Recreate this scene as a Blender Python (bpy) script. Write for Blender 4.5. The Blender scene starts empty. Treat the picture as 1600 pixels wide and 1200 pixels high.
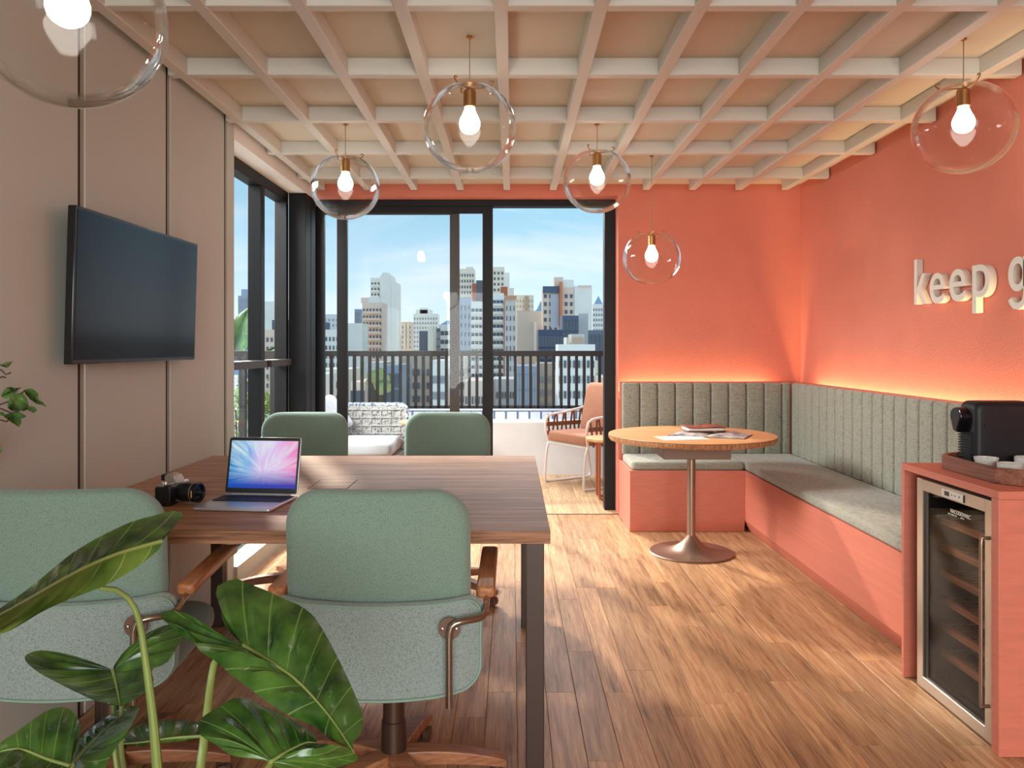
import bpy, bmesh, math, random
from mathutils import Vector, Matrix, noise
random.seed(7)
PI = math.pi
R = math.radians
SC = bpy.context.scene
COL = SC.collection

# ------------------------------------------------------------------ camera
F = 1244.44            # focal length in pixels of the 1600 px wide frame
EYE = 1.30
cam_d = bpy.data.cameras.new('camera')
cam = bpy.data.objects.new('camera', cam_d)
COL.objects.link(cam)
cam.location = (0, 0, EYE)
cam.rotation_euler = (R(90), 0, 0)
cam_d.sensor_width = 36
cam_d.lens = 28.0
cam_d.shift_y = -58 / 1600
cam_d.clip_start = 0.05
cam_d.clip_end = 3000
SC.camera = cam

# ------------------------------------------------------------------ exposure
SC.view_settings.view_transform = 'Standard'
SC.view_settings.look = 'None'
SC.view_settings.exposure = 0.22
SC.view_settings.gamma = 1.0
SC.view_settings.use_curve_mapping = False
SC.cycles.transparent_max_bounces = 24
SC.cycles.max_bounces = 10
SC.cycles.sample_clamp_indirect = 6.0


def s2l(c):
    return c / 12.92 if c <= 0.04045 else ((c + 0.055) / 1.055) ** 2.4


def rgb(r, g, b):
    return (s2l(r / 255), s2l(g / 255), s2l(b / 255), 1)


# ------------------------------------------------------------------ sky
world = bpy.data.worlds.new('sky')
SC.world = world
world.use_nodes = True
nt = world.node_tree
nt.nodes.clear()
N, L = nt.nodes.new, nt.links.new
tc = N('ShaderNodeTexCoord')
sep = N('ShaderNodeSeparateXYZ')
L(tc.outputs['Generated'], sep.inputs[0])
ramp = N('ShaderNodeValToRGB')
cr = ramp.color_ramp
cr.elements[0].position = 0.0
cr.elements[0].color = rgb(214, 232, 244)
cr.elements[1].position = 0.9
cr.elements[1].color = rgb(104, 164, 212)
for p, c in ((0.06, rgb(196, 224, 241)), (0.16, rgb(156, 200, 224)), (0.35, rgb(130, 184, 216))):
    e = cr.elements.new(p)
    e.color = c
L(sep.outputs['Z'], ramp.inputs[0])
mp = N('ShaderNodeMapping')
mp.inputs['Scale'].default_value = (1.3, 1.3, 5.5)
mp.inputs['Location'].default_value = (0.35, 0.2, 0.3)
L(tc.outputs['Generated'], mp.inputs[0])
nz = N('ShaderNodeTexNoise')
nz.inputs['Scale'].default_value = 2.6
nz.inputs['Detail'].default_value = 7
nz.inputs['Roughness'].default_value = 0.55
nz.inputs['Distortion'].default_value = 0.6
L(mp.outputs[0], nz.inputs['Vector'])
cr2 = N('ShaderNodeValToRGB')
cr2.color_ramp.elements[0].position = 0.45
cr2.color_ramp.elements[1].position = 0.72
L(nz.outputs['Fac'], cr2.inputs[0])
mul = N('ShaderNodeMath')
mul.operation = 'MULTIPLY'
mul.inputs[1].default_value = 0.6
L(cr2.outputs[0], mul.inputs[0])
mixc = N('ShaderNodeMix')
mixc.data_type = 'RGBA'
L(mul.outputs[0], mixc.inputs['Factor'])
L(ramp.outputs[0], mixc.inputs['A'])
mixc.inputs['B'].default_value = rgb(236, 238, 244)
bg = N('ShaderNodeBackground')
bg.inputs['Strength'].default_value = 1.12
L(mixc.outputs['Result'], bg.inputs['Color'])
wo = N('ShaderNodeOutputWorld')
L(bg.outputs[0], wo.inputs['Surface'])

# ------------------------------------------------------------------ sun and added fill lights
sun_d = bpy.data.lights.new('sun', 'SUN')
sun_d.energy = 2.8
sun_d.angle = R(2.6)
sun_d.color = (1.0, 0.87, 0.70)
sun = bpy.data.objects.new('sun', sun_d)
COL.objects.link(sun)
sun.location = (-8, 18, 12)
sun.rotation_euler = Vector((0.43, -1.0, -0.64)).to_track_quat('-Z', 'Y').to_euler()

rfill_d = bpy.data.lights.new('rear_fill', 'AREA')  # added fill lamp behind the camera, set in the assumed rear window
rfill_d.shape = 'RECTANGLE'
rfill_d.size = 3.2
rfill_d.size_y = 2.0
rfill_d.energy = 112
rfill_d.color = (0.96, 1.0, 0.97)
rfill = bpy.data.objects.new('rear_fill', rfill_d)
COL.objects.link(rfill)
rfill_d.spread = R(125)
rfill.location = (0.36, -2.62, 1.40)
rfill.rotation_euler = Vector((0, 1, -0.42)).to_track_quat('-Z', 'Y').to_euler()
bfill_d = bpy.data.lights.new('balcony_fill', 'AREA')  # added fill lamp above the balcony, boosts the light through the door
bfill_d.shape = 'RECTANGLE'
bfill_d.size = 3.0
bfill_d.size_y = 1.6
bfill_d.energy = 210
bfill_d.color = (0.97, 1.0, 0.98)
bfill = bpy.data.objects.new('balcony_fill', bfill_d)
COL.objects.link(bfill)
bfill.location = (-0.5, 7.9, 3.6)
bfill.rotation_euler = Vector((0.05, -1.0, -0.62)).to_track_quat('-Z', 'Y').to_euler()
lfill_d = bpy.data.lights.new('left_window_fill', 'AREA')  # added fill lamp outside the left window, brightens the right wall
lfill_d.shape = 'RECTANGLE'
lfill_d.size = 1.5
lfill_d.size_y = 1.6
lfill_d.energy = 460
lfill_d.color = (0.97, 1.0, 0.98)
lfill = bpy.data.objects.new('left_window_fill', lfill_d)
COL.objects.link(lfill)
lfill.location = (-3.1, 5.2, 2.9)
lfill.rotation_euler = Vector((1.0, -0.12, -0.5)).to_track_quat('-Z', 'Y').to_euler()
BULB = 20.0
LED_W = 5.6

# ------------------------------------------------------------------ materials
MATS = {}


def mat(name, col, rough=0.5, metal=0.0, var=0.0, vscale=8.0, vstretch=(1, 1, 1), bump=0.0, bscale=60.0,
        bstretch=(1, 1, 1), coat=0.0, spec=0.5, col2=None, obj_random=0.0, emit=None, estr=0.0, detail=5):
    m = bpy.data.materials.new(name)
    m.use_nodes = True
    t = m.node_tree
    b = t.nodes['Principled BSDF']
    b.inputs['Base Color'].default_value = col
    b.inputs['Roughness'].default_value = rough
    b.inputs['Metallic'].default_value = metal
    b.inputs['Specular IOR Level'].default_value = spec
    b.inputs['Coat Weight'].default_value = coat
    b.inputs['Coat Roughness'].default_value = 0.1
    if emit:
        b.inputs['Emission Color'].default_value = emit
        b.inputs['Emission Strength'].default_value = estr
    n, l = t.nodes.new, t.links.new
    tcn = n('ShaderNodeTexCoord')
    out = None
    if var > 0 or col2:
        mpn = n('ShaderNodeMapping')
        mpn.inputs['Scale'].default_value = vstretch
        l(tcn.outputs['Object'], mpn.inputs[0])
        no = n('ShaderNodeTexNoise')
        no.inputs['Scale'].default_value = vscale
        no.inputs['Detail'].default_value = detail
        l(mpn.outputs[0], no.inputs['Vector'])
        rp = n('ShaderNodeValToRGB')
        if col2:
            a, c = col, col2
        else:
            a = tuple(x * (1 - var) for x in col[:3]) + (1,)
            c = tuple(min(1, x * (1 + var)) for x in col[:3]) + (1,)
        rp.color_ramp.elements[0].color = a
        rp.color_ramp.elements[1].color = c
        rp.color_ramp.elements[0].position = 0.32
        rp.color_ramp.elements[1].position = 0.68
        l(no.outputs['Fac'], rp.inputs[0])
        out = rp.outputs[0]
    if obj_random:
        oi = n('ShaderNodeObjectInfo')
        hs = n('ShaderNodeHueSaturation')
        ma = n('ShaderNodeMapRange')
        ma.inputs['To Min'].default_value = 1 - obj_random
        ma.inputs['To Max'].default_value = 1 + obj_random
        l(oi.outputs['Random'], ma.inputs[0])
        l(ma.outputs[0], hs.inputs['Value'])
        if out:
            l(out, hs.inputs['Color'])
        else:
            hs.inputs['Color'].default_value = col
        out = hs.outputs[0]
    if out:
        l(out, b.inputs['Base Color'])
    if bump > 0:
        mpb = n('ShaderNodeMapping')
        mpb.inputs['Scale'].default_value = bstretch
        l(tcn.outputs['Object'], mpb.inputs[0])
        nb = n('ShaderNodeTexNoise')
        nb.inputs['Scale'].default_value = bscale
        nb.inputs['Detail'].default_value = 4
        l(mpb.outputs[0], nb.inputs['Vector'])
        bp = n('ShaderNodeBump')
        bp.inputs['Strength'].default_value = bump
        bp.inputs['Distance'].default_value = 0.01
        l(nb.outputs['Fac'], bp.inputs['Height'])
        l(bp.outputs[0], b.inputs['Normal'])
    MATS[name] = m
    return m


def wood(name, dark, mid, light, axis='Y', rough=0.45, scale=1.0, obj_random=0.0, world_pos=False, coat=0.0, rings=True, hue=0.0):
    """long streaked grain running along AXIS"""
    m = bpy.data.materials.new(name)
    m.use_nodes = True
    t = m.node_tree
    b = t.nodes['Principled BSDF']
    n, l = t.nodes.new, t.links.new
    if world_pos:
        g = n('ShaderNodeNewGeometry')
        src = g.outputs['Position']
    else:
        g = n('ShaderNodeTexCoord')
        src = g.outputs['Object']
    if obj_random:
        oi = n('ShaderNodeObjectInfo')
        off = n('ShaderNodeVectorMath')
        off.operation = 'SCALE'
        off.inputs[0].default_value = (13.0, 17.0, 7.0)
        l(oi.outputs['Random'], off.inputs['Scale'])
        add = n('ShaderNodeVectorMath')
        l(src, add.inputs[0])
        l(off.outputs[0], add.inputs[1])
        src = add.outputs[0]
    st = {'X': (0.05, 1, 1), 'Y': (1, 0.05, 1), 'Z': (1, 1, 0.05)}[axis]
    mpn = n('ShaderNodeMapping')
    mpn.inputs['Scale'].default_value = tuple(s * scale for s in st)
    l(src, mpn.inputs[0])
    no = n('ShaderNodeTexNoise')
    no.inputs['Scale'].default_value = 32
    no.inputs['Detail'].default_value = 8
    no.inputs['Roughness'].default_value = 0.66
    no.inputs['Distortion'].default_value = 0.7
    l(mpn.outputs[0], no.inputs['Vector'])
    n2 = n('ShaderNodeTexNoise')
    n2.inputs['Scale'].default_value = 130
    n2.inputs['Detail'].default_value = 4
    l(mpn.outputs[0], n2.inputs['Vector'])
    mx = n('ShaderNodeMath')
    mx.operation = 'MULTIPLY_ADD'
    mx.inputs[1].default_value = 0.35
    l(n2.outputs['Fac'], mx.inputs[0])
    sc2 = n('ShaderNodeMath')
    sc2.operation = 'MULTIPLY'
    sc2.inputs[1].default_value = 0.72
    l(no.outputs['Fac'], sc2.inputs[0])
    l(sc2.outputs[0], mx.inputs[2])
    rp = n('ShaderNodeValToRGB')
    e = rp.color_ramp.elements
    e[0].position, e[0].color = 0.36, dark
    e[1].position, e[1].color = 0.68, light
    x = e.new(0.52)
    x.color = mid
    l(mx.outputs[0], rp.inputs[0])
    out = rp.outputs[0]
    if obj_random:
        hs = n('ShaderNodeHueSaturation')
        ma = n('ShaderNodeMapRange')
        ma.inputs['To Min'].default_value = 1 - obj_random
        ma.inputs['To Max'].default_value = 1 + obj_random
        l(oi.outputs['Random'], ma.inputs[0])
        l(ma.outputs[0], hs.inputs['Value'])
        l(out, hs.inputs['Color'])
        out = hs.outputs[0]
    l(out, b.inputs['Base Color'])
    b.inputs['Roughness'].default_value = rough
    b.inputs['Specular IOR Level'].default_value = 0.3
    b.inputs['Coat Weight'].default_value = coat
    bp = n('ShaderNodeBump')
    bp.inputs['Strength'].default_value = 0.25
    bp.inputs['Distance'].default_value = 0.004
    l(mx.outputs[0], bp.inputs['Height'])
    l(bp.outputs[0], b.inputs['Normal'])
    MATS[name] = m
    return m


def weave_mat(name, c1, c2, scale=220, bump=0.5, rough=0.9, stretch2=0.25):
    """cloth: crossing fine threads in two tones"""
    m = bpy.data.materials.new(name)
    m.use_nodes = True
    t = m.node_tree
    b = t.nodes['Principled BSDF']
    n, l = t.nodes.new, t.links.new
    tcn = n('ShaderNodeTexCoord')
    outs = []
    for st in ((1, 1, stretch2), (stretch2, stretch2, 1)):
        mpn = n('ShaderNodeMapping')
        mpn.inputs['Scale'].default_value = st
        l(tcn.outputs['Object'], mpn.inputs[0])
        no = n('ShaderNodeTexNoise')
        no.inputs['Scale'].default_value = scale
        no.inputs['Detail'].default_value = 2
        l(mpn.outputs[0], no.inputs['Vector'])
        outs.append(no.outputs['Fac'])
    ad = n('ShaderNodeMath')
    ad.operation = 'ADD'
    l(outs[0], ad.inputs[0])
    l(outs[1], ad.inputs[1])
    rp = n('ShaderNodeValToRGB')
    rp.color_ramp.elements[0].position = 0.82
    rp.color_ramp.elements[0].color = c1
    rp.color_ramp.elements[1].position = 1.18
    rp.color_ramp.elements[1].color = c2
    l(ad.outputs[0], rp.inputs[0])
    l(rp.outputs[0], b.inputs['Base Color'])
    b.inputs['Roughness'].default_value = rough
    b.inputs['Sheen Weight'].default_value = 0.25
    b.inputs['Specular IOR Level'].default_value = 0.2
    bp = n('ShaderNodeBump')
    bp.inputs['Strength'].default_value = bump
    bp.inputs['Distance'].default_value = 0.004
    l(ad.outputs[0], bp.inputs['Height'])
    l(bp.outputs[0], b.inputs['Normal'])
    MATS[name] = m
    return m


def glass_mat(name, tint, ior=1.45, rough=0.0, boost=1.0, edge=None, gmax=1.0):
    """thin clear glass: see-through, with mirror reflections growing towards grazing angles"""
    m = bpy.data.materials.new(name)
    m.use_nodes = True
    t = m.node_tree
    t.nodes.clear()
    n, l = t.nodes.new, t.links.new
    fr = n('ShaderNodeLayerWeight')          # Schlick's curve, the same from both sides of the thin sheet
    fr.inputs[0].default_value = 0.5
    pw_ = n('ShaderNodeMath')
    pw_.operation = 'POWER'
    pw_.inputs[1].default_value = 5.0
    l(fr.outputs['Facing'], pw_.inputs[0])
    f0 = ((ior - 1) / (ior + 1)) ** 2 * boost
    mu = n('ShaderNodeMath')
    mu.operation = 'MULTIPLY_ADD'
    mu.use_clamp = True
    mu.inputs[1].default_value = gmax - f0
    mu.inputs[2].default_value = f0
    l(pw_.outputs[0], mu.inputs[0])
    tr = n('ShaderNodeBsdfTransparent')
    tr.inputs[0].default_value = tint
    if edge:
        lw = n('ShaderNodeLayerWeight')
        lw.inputs[0].default_value = 0.25
        rp = n('ShaderNodeValToRGB')
        rp.color_ramp.elements[0].position = 0.55
        rp.color_ramp.elements[0].color = tint
        rp.color_ramp.elements[1].position = 1.0
        rp.color_ramp.elements[1].color = edge
        l(lw.outputs['Facing'], rp.inputs[0])
        l(rp.outputs[0], tr.inputs[0])
    gl = n('ShaderNodeBsdfGlossy')
    gl.inputs['Roughness'].default_value = rough
    mx = n('ShaderNodeMixShader')
    l(mu.outputs[0], mx.inputs[0])
    l(tr.outputs[0], mx.inputs[1])
    l(gl.outputs[0], mx.inputs[2])
    o = n('ShaderNodeOutputMaterial')
    l(mx.outputs[0], o.inputs['Surface'])
    MATS[name] = m
    return m


def emit_mat(name, col, strength):
    m = bpy.data.materials.new(name)
    m.use_nodes = True
    t = m.node_tree
    t.nodes.clear()
    e = t.nodes.new('ShaderNodeEmission')
    e.inputs[0].default_value = col
    e.inputs[1].default_value = strength
    o = t.nodes.new('ShaderNodeOutputMaterial')
    t.links.new(e.outputs[0], o.inputs['Surface'])
    MATS[name] = m
    return m


def leaf_mat(name, dark, light, vein, n_veins=9, rough=0.28):
    m = bpy.data.materials.new(name)
    m.use_nodes = True
    t = m.node_tree
    b = t.nodes['Principled BSDF']
    n, l = t.nodes.new, t.links.new
    uv = n('ShaderNodeUVMap')
    sp = n('ShaderNodeSeparateXYZ')
    l(uv.outputs[0], sp.inputs[0])
    tcn = n('ShaderNodeTexCoord')
    no = n('ShaderNodeTexNoise')
    no.inputs['Scale'].default_value = 14
    no.inputs['Detail'].default_value = 4
    l(tcn.outputs['Object'], no.inputs['Vector'])
    rp = n('ShaderNodeValToRGB')
    rp.color_ramp.elements[0].position = 0.35
    rp.color_ramp.elements[0].color = dark
    rp.color_ramp.elements[1].position = 0.7
    rp.color_ramp.elements[1].color = light
    l(no.outputs['Fac'], rp.inputs[0])
    ml = n('ShaderNodeMath')
    ml.operation = 'MULTIPLY'
    ml.inputs[1].default_value = n_veins
    l(sp.outputs['X'], ml.inputs[0])
    fc = n('ShaderNodeMath')
    fc.operation = 'PINGPONG'
    fc.inputs[1].default_value = 0.5
    l(ml.outputs[0], fc.inputs[0])
    v1 = n('ShaderNodeMapRange')
    v1.inputs['From Min'].default_value = 0.0
    v1.inputs['From Max'].default_value = 0.035
    v1.inputs['To Min'].default_value = 0.75
    v1.inputs['To Max'].default_value = 0.0
    l(fc.outputs[0], v1.inputs[0])
    mx = n('ShaderNodeMix')
    mx.data_type = 'RGBA'
    l(v1.outputs[0], mx.inputs['Factor'])
    l(rp.outputs[0], mx.inputs['A'])
    mx.inputs['B'].default_value = vein
    l(mx.outputs['Result'], b.inputs['Base Color'])
    b.inputs['Roughness'].default_value = rough
    b.inputs['Specular IOR Level'].default_value = 0.6
    tl = n('ShaderNodeBsdfTranslucent')
    l(mx.outputs['Result'], tl.inputs[0])
    ms = n('ShaderNodeMixShader')
    ms.inputs[0].default_value = 0.18
    l(b.outputs[0], ms.inputs[1])
    l(tl.outputs[0], ms.inputs[2])
    l(ms.outputs[0], t.nodes['Material Output'].inputs['Surface'])
    MATS[name] = m
    return m


M = MATS
mat('coral_wall', rgb(206, 120, 99), 0.85, var=0.04, vscale=3, bump=0.16, bscale=110)
mat('coral_wood', rgb(200, 113, 91), 0.55, var=0.06, vscale=10, vstretch=(1, 0.15, 6), bump=0.08, bscale=30, bstretch=(0.2, 0.2, 4))
mat('beige_panel', rgb(184, 183, 172), 0.6, var=0.02, vscale=2)
mat('groove_floor', rgb(160, 150, 135), 0.6)
mat('shadow_gap_black', rgb(14, 12, 12), 0.8)  # black for the painted groove shade and for dark joints
mat('white_plaster', rgb(226, 220, 212), 0.8)
mat('ceiling_board', rgb(196, 185, 166), 0.75, var=0.03, vscale=1.5)
mat('lattice_paint', rgb(200, 195, 184), 0.55)
mat('frame_black', rgb(19, 16, 16), 0.5, spec=0.25)
mat('frame_brown', rgb(60, 50, 44), 0.45, metal=0.2)
mat('tv_black', rgb(8, 8, 9), 0.25)
mat('tv_screen', rgb(5, 4, 5), 0.16, spec=0.18)
wood('floor_oak', rgb(120, 80, 54), rgb(178, 132, 94), rgb(203, 160, 119), 'Y', rough=0.44, scale=1.25, obj_random=0.18, world_pos=True)
wood('deck_oak', rgb(150, 112, 80), rgb(188, 148, 108), rgb(208, 172, 132), 'Y', rough=0.55, obj_random=0.12, world_pos=True)
wood('table_walnut', rgb(82, 50, 34), rgb(152, 104, 72), rgb(188, 140, 102), 'X', rough=0.5, scale=1.0)
wood('round_oak', rgb(176, 122, 76), rgb(204, 152, 102), rgb(220, 172, 122), 'X', rough=0.4, scale=0.8)
wood('round_rim', rgb(84, 52, 36), rgb(160, 108, 72), rgb(198, 150, 108), 'Z', rough=0.6, scale=2.6)
wood('arm_wood', rgb(112, 66, 38), rgb(156, 98, 60), rgb(184, 124, 82), 'Y', rough=0.38)
wood('foot_wood', rgb(100, 62, 42), rgb(140, 90, 62), rgb(166, 112, 80), 'X', rough=0.38)
wood('tray_wood', rgb(80, 46, 36), rgb(122, 76, 60), rgb(144, 94, 76), 'Y', rough=0.42)
wood('shelf_wood', rgb(92, 56, 36), rgb(136, 88, 60), rgb(160, 110, 78), 'Y', rough=0.5)
weave_mat('sage_felt', rgb(94, 114, 103), rgb(114, 132, 119), scale=520, bump=0.25, stretch2=0.6)
weave_mat('sage_tweed', rgb(106, 119, 114), rgb(134, 144, 138), scale=420, bump=0.4, stretch2=0.5)
weave_mat('bench_cloth', rgb(122, 121, 107), rgb(154, 152, 137), scale=300, bump=0.3, stretch2=0.12)
mat('piping', rgb(120, 140, 126), 0.8)
mat('bronze', rgb(86, 66, 56), 0.35, metal=0.75)
mat('steel_tube', rgb(150, 136, 124), 0.22, metal=0.95)
mat('champagne_steel', rgb(156, 130, 112), 0.34, metal=0.8)
mat('table_leg_brown', rgb(64, 47, 40), 0.42, metal=0.3)
mat('caster_brown', rgb(92, 62, 46), 0.4)
mat('mount_bronze', rgb(120, 95, 80), 0.5, metal=0.3)
mat('fridge_steel', rgb(186, 172, 158), 0.3, metal=0.8, bump=0.04, bscale=40, bstretch=(1, 1, 12))
mat('fridge_dark', rgb(24, 19, 18), 0.45)
mat('wire_steel', rgb(150, 132, 116), 0.3, metal=0.9)
mat('coffee_black', rgb(24, 23, 26), 0.5, spec=0.35)
mat('coffee_gloss', rgb(14, 14, 16), 0.2)
mat('ceramic', rgb(206, 202, 194), 0.35, var=0.04, vscale=30)
mat('laptop_silver', rgb(196, 196, 204), 0.32, metal=0.7)
mat('key_black', rgb(24, 24, 28), 0.5)
mat('lens_black', rgb(15, 15, 16), 0.4)
mat('camera_silver', rgb(190, 184, 172), 0.32, metal=0.8)
mat('lens_glass', rgb(10, 12, 20), 0.05, spec=1.0)
mat('gold_print', rgb(206, 164, 80), 0.4)
mat('leather', rgb(124, 58, 38), 0.45, bump=0.15, bscale=200)
mat('paper', rgb(236, 228, 218), 0.7)
mat('newsprint', rgb(206, 198, 192), 0.7, col2=rgb(104, 92, 96), vscale=20)
mat('dark_cover', rgb(52, 34, 36), 0.4)
mat('letter_white', rgb(222, 214, 202), 0.5)
mat('brass', rgb(176, 128, 78), 0.32, metal=0.85)
mat('cable', rgb(150, 120, 90), 0.5)
mat('pot_clay', rgb(70, 64, 60), 0.7)
mat('soil', rgb(52, 40, 32), 0.9)
mat('petiole', rgb(116, 130, 68), 0.45, var=0.18, vscale=9, vstretch=(4, 4, 0.4))
mat('midrib', rgb(128, 142, 76), 0.4)
leaf_mat('alocasia_leaf', rgb(28, 60, 20), rgb(80, 116, 44), rgb(132, 152, 84), 10, 0.24)
leaf_mat('alocasia_under', rgb(52, 84, 28), rgb(104, 132, 56), rgb(160, 170, 96), 10, 0.35)
leaf_mat('begonia_leaf', rgb(44, 84, 36), rgb(124, 160, 84), rgb(184, 204, 130), 9, 0.4)
leaf_mat('balcony_leaf', rgb(44, 80, 40), rgb(92, 128, 68), rgb(140, 164, 104), 12, 0.35)
mat('twig', rgb(64, 44, 40), 0.6)
mat('white_cloth', rgb(184, 184, 188), 0.85, var=0.03, vscale=12)
weave_mat('rope_grey', rgb(96, 94, 92), rgb(178, 174, 168), scale=90, bump=0.6)
mat('rope_blue', rgb(40, 66, 96), 0.8, col2=rgb(214, 220, 226), vscale=42, detail=1)
mat('terracotta', rgb(172, 116, 88), 0.8, var=0.04, vscale=20)
mat('strap_tan', rgb(112, 72, 46), 0.6)
mat('white_metal', rgb(226, 214, 204), 0.35, metal=0.2)
mat('rust_metal', rgb(170, 104, 70), 0.4, metal=0.3)
mat('tile_white', rgb(186, 190, 196), 0.3, obj_random=0.05)
mat('tile_grout', rgb(96, 116, 144), 0.7)
mat('planter_white', rgb(208, 205, 202), 0.6, var=0.05, vscale=4)
mat('rail_grey', rgb(34, 30, 29), 0.55, spec=0.3)
mat('city_ground', rgb(232, 226, 216), 0.9, var=0.2, vscale=0.03)
mat('hill_blue', rgb(150, 182, 206), 1.0)  # distance haze put into the hill colour
mat('tree_green', rgb(164, 170, 104), 0.8, var=0.3, vscale=0.6)
mat('trunk', rgb(92, 76, 60), 0.9)
mat('digit_red', rgb(40, 30, 30), 0.4)
glass_mat('clear_glass', (0.985, 0.99, 0.99, 1), 1.45, boost=0.28, gmax=0.14)
gm = glass_mat('globe_glass', (0.99, 0.99, 0.985, 1), 1.45, boost=0.3, gmax=0.5)
gt = gm.node_tree
g_old = [x for x in gt.nodes if x.type == 'MIX_SHADER'][0]
g_out = [x for x in gt.nodes if x.type == 'OUTPUT_MATERIAL'][0]
g_lw = gt.nodes.new('ShaderNodeLayerWeight'); g_lw.inputs[0].default_value = 0.5
g_mr = gt.nodes.new('ShaderNodeMapRange'); g_mr.inputs['From Min'].default_value = 0.5; g_mr.inputs['From Max'].default_value = 0.85
g_gl = gt.nodes.new('ShaderNodeBsdfGlass'); g_gl.inputs['IOR'].default_value = 1.45; g_gl.inputs['Roughness'].default_value = 0.0
g_mx = gt.nodes.new('ShaderNodeMixShader')
gt.links.new(g_lw.outputs['Facing'], g_mr.inputs[0]); gt.links.new(g_mr.outputs[0], g_mx.inputs[0])
gt.links.new(g_old.outputs[0], g_mx.inputs[1]); gt.links.new(g_gl.outputs[0], g_mx.inputs[2])
gt.links.new(g_mx.outputs[0], g_out.inputs['Surface'])
glass_mat('fridge_glass', (0.88, 0.85, 0.82, 1), 1.45, boost=0.5, gmax=0.4)
emit_mat('bulb_glow', (1.0, 0.92, 0.83, 1), BULB)
emit_mat('led_glow', (1.0, 0.62, 0.28, 1), 6.0)

# laptop wallpaper: soft sweeping strokes from blue to pink
m = bpy.data.materials.new('laptop_picture')
m.use_nodes = True
t = m.node_tree
t.nodes.clear()
n, l = t.nodes.new, t.links.new
uvn = n('ShaderNodeUVMap')
sp = n('ShaderNodeSeparateXYZ')
l(uvn.outputs[0], sp.inputs[0])
# polar angle around a point low in the middle: rays
sub = n('ShaderNodeVectorMath'); sub.operation = 'SUBTRACT'; sub.inputs[1].default_value = (0.52, 0.28, 0)
l(uvn.outputs[0], sub.inputs[0])
s2 = n('ShaderNodeSeparateXYZ'); l(sub.outputs[0], s2.inputs[0])
an = n('ShaderNodeMath'); an.operation = 'ARCTAN2'; l(s2.outputs['Y'], an.inputs[0]); l(s2.outputs['X'], an.inputs[1])
ln = n('ShaderNodeVectorMath'); ln.operation = 'LENGTH'; l(sub.outputs[0], ln.inputs[0])
cb = n('ShaderNodeCombineXYZ')
a5 = n('ShaderNodeMath'); a5.operation = 'MULTIPLY'; a5.inputs[1].default_value = 2.6; l(an.outputs[0], a5.inputs[0])
l(a5.outputs[0], cb.inputs[0]); l(ln.outputs['Value'], cb.inputs[1])
no = n('ShaderNodeTexNoise'); no.inputs['Scale'].default_value = 2.2; no.inputs['Detail'].default_value = 6; no.inputs['Distortion'].default_value = 0.5
l(cb.outputs[0], no.inputs['Vector'])
rx = n('ShaderNodeValToRGB')
e = rx.color_ramp.elements
e[0].position, e[0].color = 0.0, rgb(40, 130, 190)
e[1].position, e[1].color = 1.0, rgb(240, 130, 190)
for p, c in ((0.25, rgb(110, 170, 225)), (0.45, rgb(215, 190, 235)), (0.7, rgb(225, 190, 235))):
    x = e.new(p); x.color = c
l(sp.outputs['X'], rx.inputs[0])
rn = n('ShaderNodeValToRGB')
rn.color_ramp.elements[0].position = 0.40; rn.color_ramp.elements[1].position = 0.85
l(no.outputs['Fac'], rn.inputs[0])
mx = n('ShaderNodeMix'); mx.data_type = 'RGBA'
l(rn.outputs[0], mx.inputs['Factor']); l(rx.outputs[0], mx.inputs['A']); mx.inputs['B'].default_value = rgb(225, 244, 242)
ry = n('ShaderNodeValToRGB')
ry.color_ramp.elements[0].position = 0.06; ry.color_ramp.elements[0].color = (1, 1, 1, 1)
ry.color_ramp.elements[1].position = 0.40; ry.color_ramp.elements[1].color = (0, 0, 0, 1)
l(sp.outputs['Y'], ry.inputs[0])
rb = n('ShaderNodeValToRGB')
rb.color_ramp.elements[0].color = rgb(26, 78, 178); rb.color_ramp.elements[1].color = rgb(70, 66, 170)
l(sp.outputs['X'], rb.inputs[0])
mx2 = n('ShaderNodeMix'); mx2.data_type = 'RGBA'
l(ry.outputs[0], mx2.inputs['Factor']); l(mx.outputs['Result'], mx2.inputs['A']); l(rb.outputs[0], mx2.inputs['B'])
em = n('ShaderNodeEmission'); em.inputs[1].default_value = 0.85
l(mx2.outputs['Result'], em.inputs[0])
o = n('ShaderNodeOutputMaterial'); l(em.outputs[0], o.inputs['Surface'])
M['laptop_picture'] = m


# ------------------------------------------------------------------ mesh helpers
def at(px, py, d):
    """the point at distance d ahead that the photograph shows at pixel (px, py)"""
    return Vector(((px - 800) / F * d, d, EYE - (py - 542) / F * d))


ORG = {}


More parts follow.
